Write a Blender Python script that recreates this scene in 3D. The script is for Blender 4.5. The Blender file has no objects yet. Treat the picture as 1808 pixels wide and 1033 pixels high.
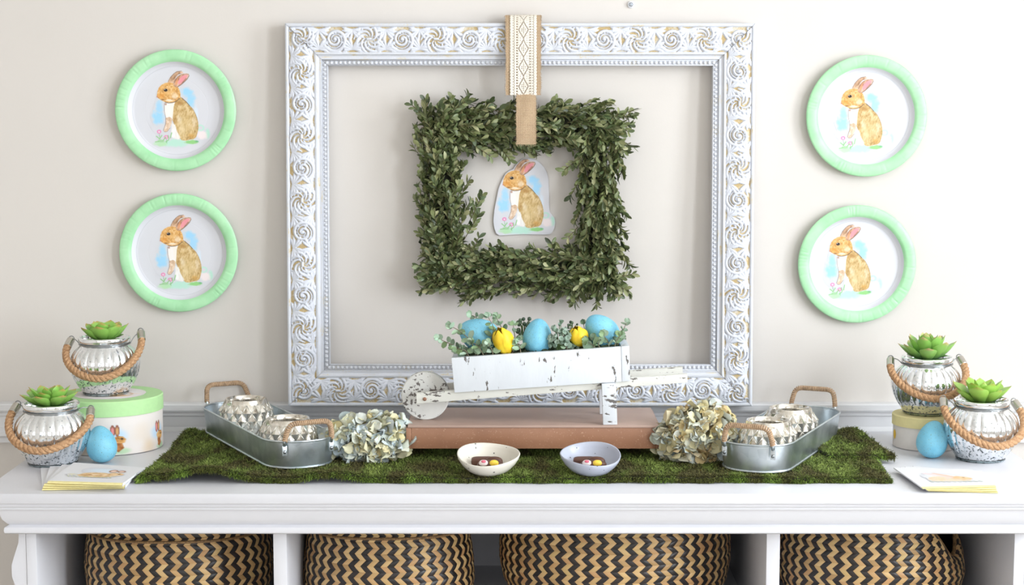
import bpy, bmesh, math, random
import numpy as np
from mathutils import Vector, Matrix, Euler

random.seed(7)
RNG = np.random.default_rng(11)
SC = bpy.context.scene
COL = SC.collection
PI = math.pi
T = 0.86                      # height of the cabinet top above the floor

# ------------------------------------------------------------------ camera
FPX, U0, V0, PITCH = 3000.0, 904.0, 516.5, math.radians(6.0)
CAMPOS = Vector((0.0, -3.25, T + 0.607))
cam_data = bpy.data.cameras.new('camera')
cam_data.sensor_width = 36.0
cam_data.lens = FPX / 1808.0 * 36.0
cam_data.clip_start = 0.05
cam = bpy.data.objects.new('camera', cam_data)
cam.location = CAMPOS
cam.rotation_euler = (PI / 2 - PITCH, 0, 0)
COL.objects.link(cam)
SC.camera = cam

# ------------------------------------------------------------------ world, daylight, rear fill, exposure
world = bpy.data.worlds.new('world')
SC.world = world
world.use_nodes = True
world.node_tree.nodes['Background'].inputs[0].default_value = (0.80, 0.90, 1.0, 1)
world.node_tree.nodes['Background'].inputs[1].default_value = 1.0
SC.view_settings.view_transform = 'Standard'
SC.view_settings.look = 'None'
SC.view_settings.gamma = 1.0
SC.view_settings.use_curve_mapping = False
SC.view_settings.exposure = 0.0

ROOM_X0, ROOM_X1, ROOM_Y0, ROOM_H = -3.0, 2.3, -5.6, 2.6
# window openings: right wall (y0, y1, z0, z1), added rear fill opening (x0, x1, z0, z1)
WIN_RIGHT = [(-1.75, -0.95, 0.90, 2.50), (-3.30, -2.35, 0.90, 2.50)]
FILL_REAR = [(-2.5, 1.9, 1.05, 2.52)]


def area_light(name, loc, rot, sx, sy, power, color):
    d = bpy.data.lights.new(name, 'AREA')
    d.shape = 'RECTANGLE'
    d.size, d.size_y, d.energy, d.color = sx, sy, power, color
    o = bpy.data.objects.new(name, d)
    o.location = loc
    o.rotation_euler = rot
    COL.objects.link(o)
    return o


DAY = (0.87, 0.935, 1.0)
P_RIGHT = [60, 88]
for i, (a, b, c, d) in enumerate(WIN_RIGHT):
    area_light('daylight_right', (ROOM_X1 + 0.10, (a + b) / 2, (c + d) / 2), (0, PI / 2, 0), d - c, b - a, P_RIGHT[i], DAY)
for (a, b, c, d) in FILL_REAR:  # wide opening behind the camera, added as soft frontal fill
    area_light('fill_light_rear', ((a + b) / 2, ROOM_Y0 - 0.10, (c + d) / 2), (PI / 2, 0, 0), b - a, d - c, 37, (1.0, 0.985, 0.96))

# ------------------------------------------------------------------ helpers: placement
_ct, _st = math.cos(PITCH), math.sin(PITCH)


def P(u, v, y=None, h=None):
    """world point seen at photo pixel (u, v) on the plane Y=y, or at height h above the cabinet top"""
    a, b = (u - U0) / FPX, -(v - V0) / FPX
    d = Vector((a, _ct + b * _st, -_st + b * _ct))
    k = (y - CAMPOS.y) / d.y if y is not None else (T + h - CAMPOS.z) / d.z
    return CAMPOS + d * k


# ------------------------------------------------------------------ helpers: objects
def tag(o, label=None, cat=None, group=None, kind=None):
    if label:
        o['label'] = label
    if cat:
        o['category'] = cat
    if group:
        o['group'] = group
    if kind:
        o['kind'] = kind
    return o


def thing(name, label, cat, loc=(0, 0, 0), rot=(0, 0, 0), group=None):
    o = bpy.data.objects.new(name, None)
    o.empty_display_size = 0.02
    o.location = loc
    o.rotation_euler = rot
    COL.objects.link(o)
    return tag(o, label, cat, group)


def link(name, me, parent=None, M=None):
    o = bpy.data.objects.new(name, me)
    COL.objects.link(o)
    if parent is not None:
        o.parent = parent
    if M is not None:
        o.matrix_basis = M
    return o


class MB:
    """collects vertices and faces of one mesh"""

    def __init__(self):
        self.v, self.f, self.mi, self.cur = [], [], [], 0
        self.n = 0

    def add(self, verts, faces):
        verts = np.asarray(verts, dtype=float).reshape(-1, 3)
        self.v.append(verts)
        for f in faces:
            self.f.append(tuple(int(i) + self.n for i in f))
            self.mi.append(self.cur)
        self.n += len(verts)
        return self

    def box(self, c, s, rot=None, ch=0.0):
        """box of size s centred at c; ch = chamfer"""
        hx, hy, hz = s[0] / 2, s[1] / 2, s[2] / 2
        if ch <= 0:
            V = [(x, y, z) for x in (-hx, hx) for y in (-hy, hy) for z in (-hz, hz)]
            Fc = [(0, 1, 3, 2), (4, 6, 7, 5), (0, 4, 5, 1), (2, 3, 7, 6), (0, 2, 6, 4), (1, 5, 7, 3)]
        else:
            bm = bmesh.new()
            bmesh.ops.create_cube(bm, size=1.0)
            for w in bm.verts:
                w.co = Vector((w.co.x * s[0], w.co.y * s[1], w.co.z * s[2]))
            bmesh.ops.bevel(bm, geom=list(bm.edges), offset=ch, segments=2, profile=0.6, affect='EDGES')
            bm.verts.index_update()
            V = [tuple(w.co) for w in bm.verts]
            Fc = [[w.index for w in f.verts] for f in bm.faces]
            bm.free()
        M = rot.to_matrix() if isinstance(rot, Euler) else (rot if rot is not None else Matrix.Identity(3))
        V = [tuple(M @ Vector(p) + Vector(c)) for p in V]
        return self.add(V, Fc)

    def grid(self, A, close_u=False, close_v=False, flip=False):
        """A: array (nu, nv, 3)"""
        nu, nv = A.shape[:2]
        Fc = []
        for i in range(nu if close_u else nu - 1):
            i2 = (i + 1) % nu
            for j in range(nv if close_v else nv - 1):
                j2 = (j + 1) % nv
                q = (i * nv + j, i2 * nv + j, i2 * nv + j2, i * nv + j2)
                Fc.append(q[::-1] if flip else q)
        return self.add(A.reshape(-1, 3), Fc)

    def tube(self, pts, r, seg=8, caps=True, closed=False):
        pts = [Vector(p) for p in pts]
        n = len(pts)
        rr = r if hasattr(r, '__len__') else [r] * n
        tan = []
        for i in range(n):
            a = pts[(i - 1) % n] if (closed or i > 0) else pts[i]
            b = pts[(i + 1) % n] if (closed or i < n - 1) else pts[i]
            t = (b - a)
            tan.append(t.normalized() if t.length > 1e-12 else Vector((0, 0, 1)))
        ref = Vector((0, 0, 1)) if abs(tan[0].z) < 0.9 else Vector((1, 0, 0))
        nrm = (ref - tan[0] * ref.dot(tan[0])).normalized()
        V = []
        for i in range(n):
            nrm = nrm - tan[i] * nrm.dot(tan[i])
            nrm = nrm.normalized() if nrm.length > 1e-9 else tan[i].orthogonal().normalized()
            bn = tan[i].cross(nrm)
            for k in range(seg):
                a = 2 * PI * k / seg
                V.append(pts[i] + (nrm * math.cos(a) + bn * math.sin(a)) * rr[i])
        Fc = []
        for i in range(n if closed else n - 1):
            i2 = (i + 1) % n
            for k in range(seg):
                k2 = (k + 1) % seg
                Fc.append((i * seg + k, i * seg + k2, i2 * seg + k2, i2 * seg + k))
        if caps and not closed:
            Fc.append(tuple(range(seg))[::-1])
            Fc.append(tuple((n - 1) * seg + k for k in range(seg)))
        return self.add([tuple(p) for p in V], Fc)

    def lathe(self, prof, seg=48, rfun=None):
        """prof: list of (r, z); r = 0 ends close to a fan"""
        V, Fc = [], []
        for (r, z) in prof:
            for k in range(seg):
                a = 2 * PI * k / seg
                q = r * (rfun(a, z) if rfun else 1.0)
                V.append((q * math.cos(a), q * math.sin(a), z))
        for i in range(len(prof) - 1):
            for k in range(seg):
                k2 = (k + 1) % seg
                Fc.append((i * seg + k, i * seg + k2, (i + 1) * seg + k2, (i + 1) * seg + k))
        return self.add(V, Fc)

    def sphere(self, c, r, nu=10, nv=7, sc=(1, 1, 1)):
        A = np.zeros((nv + 1, nu, 3))
        for j in range(nv + 1):
            t = PI * j / nv
            for i in range(nu):
                p = 2 * PI * i / nu
                A[j, i] = (c[0] + r * sc[0] * math.sin(t) * math.cos(p), c[1] + r * sc[1] * math.sin(t) * math.sin(p), c[2] - r * sc[2] * math.cos(t))
        return self.grid(A, close_v=True, flip=True)

    def prism(self, poly, y0, y1):
        """polygon (x, z) given counter-clockwise seen from -Y, extruded from y0 (front) to y1"""
        n = len(poly)
        V = [(p[0], y0, p[1]) for p in poly] + [(p[0], y1, p[1]) for p in poly]
        Fc = [tuple(range(n)), tuple(range(n, 2 * n))[::-1]]
        for i in range(n):
            j = (i + 1) % n
            Fc.append((i, i + n, j + n, j))
        return self.add(V, Fc)

    def mesh(self, name, mats, smooth=None, attr=None):
        me = bpy.data.meshes.new(name)
        V = np.concatenate(self.v) if self.v else np.zeros((0, 3))
        me.from_pydata(V.tolist(), [], self.f)
        for m in (mats if isinstance(mats, (list, tuple)) else [mats]):
            me.materials.append(m)
        if any(self.mi):
            me.polygons.foreach_set('material_index', self.mi)
        if smooth is not None:
            me.polygons.foreach_set('use_smooth', [True] * len(me.polygons))
            if smooth < 179:
                me.set_sharp_from_angle(angle=math.radians(smooth))
        if attr is not None:
            ca = me.color_attributes.new('Col', 'FLOAT_COLOR', 'POINT')
            c = np.ones((len(V), 4))
            c[:, :3] = attr
            ca.data.foreach_set('color', c.ravel())
        me.update()
        return me

    def build(self, name, mats, parent=None, smooth=None, M=None, attr=None):
        return link(name, self.mesh(name, mats, smooth, attr), parent, M)


def lin(c):
    """sRGB 0..255 -> linear"""
    c = np.asarray(c, dtype=float) / 255.0
    return np.where(c <= 0.04045, c / 12.92, ((c + 0.055) / 1.055) ** 2.4)


def L4(c):
    return tuple(float(x) for x in lin(c)) + (1.0,)


def smoothstep(a, b, x):
    t = np.clip((x - a) / (b - a), 0, 1)
    return t * t * (3 - 2 * t)


def frame_matrix(pos, ydir, zdir, s=1.0):
    """local Y -> ydir, local Z -> about zdir"""
    y = Vector(ydir).normalized()
    z = Vector(zdir)
    z = (z - y * z.dot(y))
    z = z.normalized() if z.length > 1e-6 else y.orthogonal().normalized()
    x = y.cross(z)
    ss = s if hasattr(s, '__len__') else (s, s, s)
    M = Matrix(((x.x * ss[0], y.x * ss[1], z.x * ss[2], pos[0]), (x.y * ss[0], y.y * ss[1], z.y * ss[2], pos[1]),
                (x.z * ss[0], y.z * ss[1], z.z * ss[2], pos[2]), (0, 0, 0, 1)))
    return M


def mat_pts(M, V):
    A = np.array(M)
    return np.asarray(V) @ A[:3, :3].T + A[:3, 3]


# value noise on arrays
_perm = RNG.random((64, 64))


def vnoise(x, y):
    x, y = np.asarray(x, float), np.asarray(y, float)
    xi, yi = np.floor(x).astype(int), np.floor(y).astype(int)
    fx, fy = x - xi, y - yi
    fx, fy = fx * fx * (3 - 2 * fx), fy * fy * (3 - 2 * fy)
    g = lambda a, b: _perm[a % 64, b % 64]
    return (g(xi, yi) * (1 - fx) + g(xi + 1, yi) * fx) * (1 - fy) + (g(xi, yi + 1) * (1 - fx) + g(xi + 1, yi + 1) * fx) * fy


def fbm(x, y, o=3):
    s, a, t = 0, 1.0, 0
    for k in range(o):
        s = s + a * vnoise(x * 2 ** k + 17 * k, y * 2 ** k + 5 * k)
        t += a
        a *= 0.5
    return s / t


# ------------------------------------------------------------------ helpers: materials
class NT:
    def __init__(self, name):
        self.m = bpy.data.materials.new(name)
        self.m.use_nodes = True
        self.t = self.m.node_tree
        self.b = self.t.nodes['Principled BSDF']

    def n(self, kind, **kw):
        nd = self.t.nodes.new(kind)
        for k, v in kw.items():
            if k.startswith('i_'):
                key = k[2:]
                nd.inputs[int(key) if key.isdigit() else key.replace('_', ' ')].default_value = v
            else:
                setattr(nd, k, v)
        return nd

    def l(self, a, b):
        self.t.links.new(a, b)

    def coord(self, kind='Object', scale=None):
        tc = self.n('ShaderNodeTexCoord')
        out = tc.outputs[kind]
        if scale is not None:
            mp = self.n('ShaderNodeMapping')
            mp.inputs['Scale'].default_value = scale
            self.l(out, mp.inputs['Vector'])
            out = mp.outputs[0]
        return out

    def noise(self, vec, scale, detail=3, rough=0.55):
        nz = self.n('ShaderNodeTexNoise')
        nz.inputs['Scale'].default_value = scale
        nz.inputs['Detail'].default_value = detail
        nz.inputs['Roughness'].default_value = rough
        self.l(vec, nz.inputs['Vector'])
        return nz.outputs['Fac']

    def ramp(self, fac, stops, interp='LINEAR'):
        r = self.n('ShaderNodeValToRGB')
        r.color_ramp.interpolation = interp
        e = r.color_ramp.elements
        e[0].position, e[0].color = stops[0]
        e[1].position, e[1].color = stops[-1]
        for p, c in stops[1:-1]:
            x = e.new(p)
            x.color = c
        self.l(fac, r.inputs[0])
        return r.outputs[0]

    def mix(self, fac, a, b, mode='MIX'):
        mx = self.n('ShaderNodeMix', data_type='RGBA', blend_type=mode)
        for src, key in ((fac, 0), (a, 6), (b, 7)):
            if hasattr(src, 'links') or hasattr(src, 'is_linked'):
                self.l(src, mx.inputs[key])
            else:
                mx.inputs[key].default_value = src
        return mx.outputs[2]

    def bump(self, h, strength=0.3, dist=0.001):
        b = self.n('ShaderNodeBump')
        b.inputs['Strength'].default_value = strength
        b.inputs['Distance'].default_value = dist
        self.l(h, b.inputs['Height'])
        self.l(b.outputs[0], self.b.inputs['Normal'])

    def set(self, **kw):
        for k, v in kw.items():
            i = self.b.inputs[k.replace('_', ' ')]
            if hasattr(v, 'is_linked'):
                self.l(v, i)
            else:
                i.default_value = v
        return self


def plain(name, col, rough=0.5, metal=0.0, var=0.0, vscale=40, bump=0.0, bscale=200, bdist=0.001, **kw):
    """one colour with a little mottling"""
    s = NT(name)
    c = L4(col)
    if var > 0:
        co = s.coord()
        f = s.noise(co, vscale)
        lo = tuple(max(0, x * (1 - var)) for x in c[:3]) + (1,)
        hi = tuple(min(1, x * (1 + var)) for x in c[:3]) + (1,)
        s.set(Base_Color=s.ramp(f, [(0.3, lo), (0.7, hi)]))
    else:
        s.set(Base_Color=c)
    if bump > 0:
        s.bump(s.noise(s.coord(), bscale, 2), bump, bdist)
    s.set(Roughness=rough, Metallic=metal, **kw)
    return s.m


def attr_mat(name, rough=0.6, bump=0.0, bscale=300, **kw):
    s = NT(name)
    a = s.n('ShaderNodeAttribute', attribute_name='Col')
    s.set(Base_Color=a.outputs['Color'], Roughness=rough, **kw)
    if bump > 0:
        s.bump(s.noise(s.coord(), bscale, 2), bump, 0.0006)
    return s.m


def random_mat(name, cols, rough=0.6, **kw):
    """a colour per object, picked from cols"""
    s = NT(name)
    oi = s.n('ShaderNodeObjectInfo')
    n = len(cols)
    s.set(Base_Color=s.ramp(oi.outputs['Random'], [(i / (n - 1), L4(c)) for i, c in enumerate(cols)]), Roughness=rough, **kw)
    return s.m


M = {}
M['white_paint'] = plain('white_furniture_paint', (216, 216, 221), 0.38, var=0.015, vscale=6, bump=0.05, bscale=60)
M['trim'] = plain('white_trim_paint', (222, 222, 224), 0.35, bump=0.03, bscale=40)
M['wall'] = plain('greige_wall_paint', (215, 209, 203), 0.75, var=0.012, vscale=3, bump=0.12, bscale=260, bdist=0.0006)
M['ceiling'] = plain('ceiling_paint', (238, 236, 232), 0.9)
M['floor'] = plain('pale_floor', (206, 198, 186), 0.5, var=0.06, vscale=8)

# ================================================================== the setting
def struct(name, mb, m, smooth=None):
    return tag(mb.build(name, m, smooth=smooth), kind='structure')


WT = 0.12
struct('floor', MB().box(((ROOM_X0 + ROOM_X1) / 2, ROOM_Y0 / 2, -0.03), (ROOM_X1 - ROOM_X0 + 2 * WT, -ROOM_Y0 + 2 * WT, 0.06)), M['floor'])
struct('ceiling', MB().box(((ROOM_X0 + ROOM_X1) / 2, ROOM_Y0 / 2, ROOM_H + 0.05), (ROOM_X1 - ROOM_X0 + 2 * WT, -ROOM_Y0 + 2 * WT, 0.1)), M['ceiling'])
struct('wall_back', MB().box(((ROOM_X0 + ROOM_X1) / 2, WT / 2, ROOM_H / 2), (ROOM_X1 - ROOM_X0, WT, ROOM_H)), M['wall'])
struct('wall_left', MB().box((ROOM_X0 - WT / 2, ROOM_Y0 / 2, ROOM_H / 2), (WT, -ROOM_Y0 + 2 * WT, ROOM_H)), M['wall'])


def wall_with_holes(a0, a1, holes, put):
    """put(mb, a0, a1, z0, z1) adds one wall block between along-wall positions a0..a1"""
    mb = MB()
    cur = a0
    for (h0, h1, z0, z1) in sorted(holes):
        put(mb, cur, h0, 0, ROOM_H)
        put(mb, h0, h1, 0, z0)
        put(mb, h0, h1, z1, ROOM_H)
        cur = h1
    put(mb, cur, a1, 0, ROOM_H)
    return mb


struct('wall_right', wall_with_holes(ROOM_Y0 - WT, WT, WIN_RIGHT, lambda mb, a, b, c, d: mb.box((ROOM_X1 + WT / 2, (a + b) / 2, (c + d) / 2), (WT, b - a, d - c))), M['wall'])
struct('wall_rear', wall_with_holes(ROOM_X0, ROOM_X1, FILL_REAR, lambda mb, a, b, c, d: mb.box(((a + b) / 2, ROOM_Y0 - WT / 2, (c + d) / 2), (b - a, WT, d - c))), M['wall'])
wn = 0
for (a, b, c, d) in WIN_RIGHT:
    wn += 1
    mb = MB()
    x = ROOM_X1 - 0.01
    for (yy, zz, sy, sz) in (((a + b) / 2, d + .04, b - a + .16, .08), ((a + b) / 2, c - .04, b - a + .16, .08), (a - .04, (c + d) / 2, .08, d - c), (b + .04, (c + d) / 2, .08, d - c), ((a + b) / 2, (c + d) / 2, b - a, .035), ((a + b) / 2, (c + d) / 2, .025, d - c)):
        mb.box((x, yy, zz), (.025, sy, sz))
    struct('window_%d' % wn, mb, M['trim'])
for (a, b, c, d) in FILL_REAR:  # window trim round the added rear fill opening
    wn += 1
    mb = MB()
    y = ROOM_Y0 + 0.01
    for (xx, zz, sx, sz) in (((a + b) / 2, d + .04, b - a + .16, .08), ((a + b) / 2, c - .04, b - a + .16, .08), (a - .04, (c + d) / 2, .08, d - c), (b + .04, (c + d) / 2, .08, d - c), ((a + b) / 2, (c + d) / 2, .05, d - c)):
        mb.box((xx, y, zz), (sx, .025, sz))
    struct('window_%d' % wn, mb, M['trim'])

# chair rail along the back wall: profile (y, height above the cabinet top), swept along X
RAIL = [(0.0, .053), (-.024, .053), (-.027, .050), (-.027, .040), (-.024, .036), (-.019, .034), (-.019, .029), (-.015, .026), (-.0135, .016), (-.0135, .006),
        (-.018, .001), (-.021, -.004), (-.021, -.011), (-.017, -.014), (-.013, -.016), (-.013, -.025), (0.0, -.025)]
A = np.array([[(x, p[0], T + p[1]) for p in RAIL] for x in (ROOM_X0, ROOM_X1)])
struct('trim_1', MB().grid(A, flip=False), M['trim'], smooth=28)
A = np.array([[(x, p[0], p[1]) for p in ((0, .13), (-.010, .13), (-.014, .12), (-.016, .10), (-.016, 0), (0, 0))] for x in (ROOM_X0, ROOM_X1)])
struct('baseboard_back', MB().grid(A), M['trim'], smooth=28)

# ================================================================== the white cabinet
CXL, CXR, CYF, CYB = -0.859, 0.903, -0.570, -0.0285     # slab edges
cab = thing('console_cabinet', 'long white painted console cabinet with open cubbies below its moulded top', 'cabinet', (0.022, -0.3, 0))
CO = Vector((-0.022, 0.3, 0))


def cab_part(name, mb, m=M['white_paint'], smooth=None, parent=None):
    return mb.build(name, m, parent or cab, smooth=smooth, M=Matrix.Translation(CO) if parent is None else None)


SLAB = 0.0165
cab_part('top', MB().box(((CXL + CXR) / 2, (CYF + CYB) / 2, T - SLAB / 2), (CXR - CXL, CYB - CYF, SLAB), ch=0.0016), smooth=40)


def sweep_u(prof, x0, x1, yf, yb, mb):
    """profile (out, z) swept left side -> front -> right side with mitred corners"""
    rows = []
    for (o, z) in prof:
        rows.append([(x0 - o, yb, z), (x0 - o, yf - o, z), (x1 + o, yf - o, z), (x1 + o, yb, z)])
    A = np.array(rows)
    return mb.grid(A, flip=True)


zc = T - SLAB
CORN = [(.030, zc - .0002), (.030, zc - .006), (.026, zc - .0075), (.026, zc - .012), (.022, zc - .0135), (.0205, zc - .019), (.017, zc - .030), (.011, zc - .038), (.008, zc - .0405),
        (.010, zc - .0418), (.0145, zc - .044), (.0155, zc - .0485), (.0145, zc - .053), (.010, zc - .0555), (.0, zc - .056), (-.012, zc - .056)]
BXL, BXR, BYF = -0.797, 0.841, -0.522                    # carcass outer faces
cab_part('cornice', sweep_u(CORN, BXL - .012, BXR + .012, BYF - .012, CYB - .001, MB()), smooth=30)
ZC = zc - .056
SH = T - 0.262                                           # shelf top under the baskets
# posts, dividers, panels
DIV = [(-0.392, -0.370), (0.418, 0.440)]
for (a, b) in ((BXL, BXL + .017), (BXR - .017, BXR)):
    cab_part('side_panel', MB().box(((a + b) / 2, (BYF + CYB) / 2, (zc + 0.024) / 2), (b - a, CYB - BYF, zc - 0.024), ch=0.001), smooth=40)
for (a, b) in DIV:
    cab_part('divider', MB().box(((a + b) / 2, (BYF + CYB) / 2 - .003, (zc + SH) / 2), (b - a, CYB - BYF - .012, zc - SH - .0004), ch=0.001), smooth=40)
cab_part('shelf', MB().box(((BXL + BXR) / 2, (BYF + CYB) / 2, SH - .01), (BXR - BXL - .036, CYB - BYF - .012, .02)))
cab_part('back_panel', MB().box(((BXL + BXR) / 2, CYB - .004, (zc + .06) / 2), (BXR - BXL - .036, .006, zc - .07)))
cab_part('bottom_board', MB().box(((BXL + BXR) / 2, (BYF + CYB) / 2, .07), (BXR - BXL - .036, CYB - BYF - .012, .02)))
cab_part('kick_board', MB().box(((BXL + BXR) / 2, BYF + .02, .03), (BXR - BXL - .036, .018, .06)))
for sgn, xb in ((-1, BXL), (1, BXR)):
    n = 40
    pts = []
    for i in range(n + 1):
        z = ZC - .0005 - i * (ZC - .02) / n
        d = ZC - z
        w = .0165 + .0075 * math.sin(d / .118 * 2 * PI - 2.0) + .002
        pts.append((xb + sgn * w, z))
    poly = [(xb + sgn * .0005, .02), (xb + sgn * .0005, ZC - .0005)] + pts
    if sgn > 0:
        poly = poly[::-1]
    cab_part('scroll_bracket', MB().prism(poly[::-1], BYF + .001, BYF + .022))
    cab_part('foot', MB().box((xb - sgn * .0, BYF + .03, .012), (.06, .06, .024), ch=.004), smooth=40)

# ================================================================== watercolour prints
PAPER = (214, 214, 220)


class Canvas:
    """a printed picture, painted on a grid of points (x right, y down)"""

    def __init__(self, x0, x1, y0, y1, step):
        self.xs = np.arange(x0, x1 + step / 2, step)
        self.ys = np.arange(y0, y1 + step / 2, step)
        self.X, self.Y = np.meshgrid(self.xs, self.ys, indexing='ij')
        self.c = np.ones(self.X.shape + (3,)) * np.array(PAPER, float)
        self.touch = np.zeros(self.X.shape)
        self.seed = 0

    def lay(self, a, col):
        a = np.clip(a, 0, 1)
        self.c = self.c * (1 - a[..., None]) + np.asarray(col, float) * a[..., None]
        self.touch = np.maximum(self.touch, a)

    def sd(self, pts):
        """signed distance, negative inside"""
        p = np.array(pts, float)
        q = np.roll(p, -1, axis=0)
        X, Y = self.X, self.Y
        dmin = np.full(X.shape, 1e9)
        ins = np.zeros(X.shape, bool)
        for (x1, y1), (x2, y2) in zip(p, q):
            ex, ey = x2 - x1, y2 - y1
            t = np.clip(((X - x1) * ex + (Y - y1) * ey) / (ex * ex + ey * ey + 1e-9), 0, 1)
            dmin = np.minimum(dmin, (X - x1 - t * ex) ** 2 + (Y - y1 - t * ey) ** 2)
            c = ((y1 > Y) != (y2 > Y)) & (X < (x2 - x1) * (Y - y1) / (y2 - y1 + 1e-12) + x1)
            ins ^= c
        d = np.sqrt(dmin)
        return np.where(ins, -d, d)

    def wobble(self, k):
        self.seed += 1
        return (fbm(self.X / 22 + self.seed * 3.1, self.Y / 22 + 7 * self.seed) - 0.5) * k

    def poly(self, pts, col, soft=3.0, alpha=1.0, wob=4.0):
        self.lay(smoothstep(soft, -soft, self.sd(pts) + self.wobble(wob)) * alpha, col)

    def texture(self, pts, cols, sx, sy, soft=4, alpha=1.0, ang=0.0):
        """fur: streaky mottling between the given colours inside the outline"""
        self.seed += 1
        ca, sa = math.cos(ang), math.sin(ang)
        n = fbm((self.X * ca + self.Y * sa) / sx + self.seed * 5, (-self.X * sa + self.Y * ca) / sy + self.seed, 4)
        n = np.clip((n - 0.25) * 2.0, 0, 0.999) * (len(cols) - 1)
        i = n.astype(int)
        f = (n - i)[..., None]
        cc = np.array(cols, float)
        col = cc[i] * (1 - f) + cc[np.minimum(i + 1, len(cols) - 1)] * f
        a = smoothstep(soft, -soft, self.sd(pts) + self.wobble(5)) * alpha
        self.c = self.c * (1 - a[..., None]) + col * a[..., None]
        self.touch = np.maximum(self.touch, a)

    def blob(self, x, y, rx, ry, col, alpha=0.8, hard=0.5, wob=0.6):
        self.seed += 1
        d = np.sqrt(((self.X - x) / rx) ** 2 + ((self.Y - y) / ry) ** 2)
        d = d + (fbm(self.X / 30 + self.seed, self.Y / 30 + 2 * self.seed) - 0.5) * wob
        self.lay(smoothstep(1.0, hard, d) * alpha, col)

    def ring(self, x, y, r, w, col, alpha=0.8):
        d = np.abs(np.hypot(self.X - x, (self.Y - y) * 1.15) - r)
        self.lay(smoothstep(w, w * 0.3, d) * alpha, col)

    def line(self, pts, w, col, alpha=1.0):
        d = np.full(self.X.shape, 1e9)
        for (x1, y1), (x2, y2) in zip(pts[:-1], pts[1:]):
            ex, ey = x2 - x1, y2 - y1
            t = np.clip(((self.X - x1) * ex + (self.Y - y1) * ey) / (ex * ex + ey * ey + 1e-9), 0, 1)
            d = np.minimum(d, np.hypot(self.X - x1 - t * ex, self.Y - y1 - t * ey))
        self.lay(smoothstep(w, w * 0.35, d) * alpha, col)

    def mesh(self, name, place, m, keep=None):
        """place(X, Y) -> (n, 3); keep: mask of grid points whose faces stay"""
        nu, nv = self.X.shape
        V = place(self.X.ravel(), self.Y.ravel())
        if keep is None:
            keep = self.touch > 0.004
        k = keep[:-1, :-1] | keep[1:, :-1] | keep[:-1, 1:] | keep[1:, 1:]
        ii, jj = np.nonzero(k)
        a = ii * nv + jj
        Fc = np.stack([a, a + 1, a + nv + 1, a + nv], 1)
        used, inv = np.unique(Fc, return_inverse=True)
        Fc = inv.reshape(Fc.shape)
        me = bpy.data.meshes.new(name)
        me.from_pydata(V[used].tolist(), [], Fc.tolist())
        me.materials.append(m)
        ca = me.color_attributes.new('Col', 'FLOAT_COLOR', 'POINT')
        c = np.ones((len(used), 4))
        c[:, :3] = lin(self.c.reshape(-1, 3)[used])
        ca.data.foreach_set('color', c.ravel())
        me.polygons.foreach_set('use_smooth', [True] * len(me.polygons))
        me.update()
        return me


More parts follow.
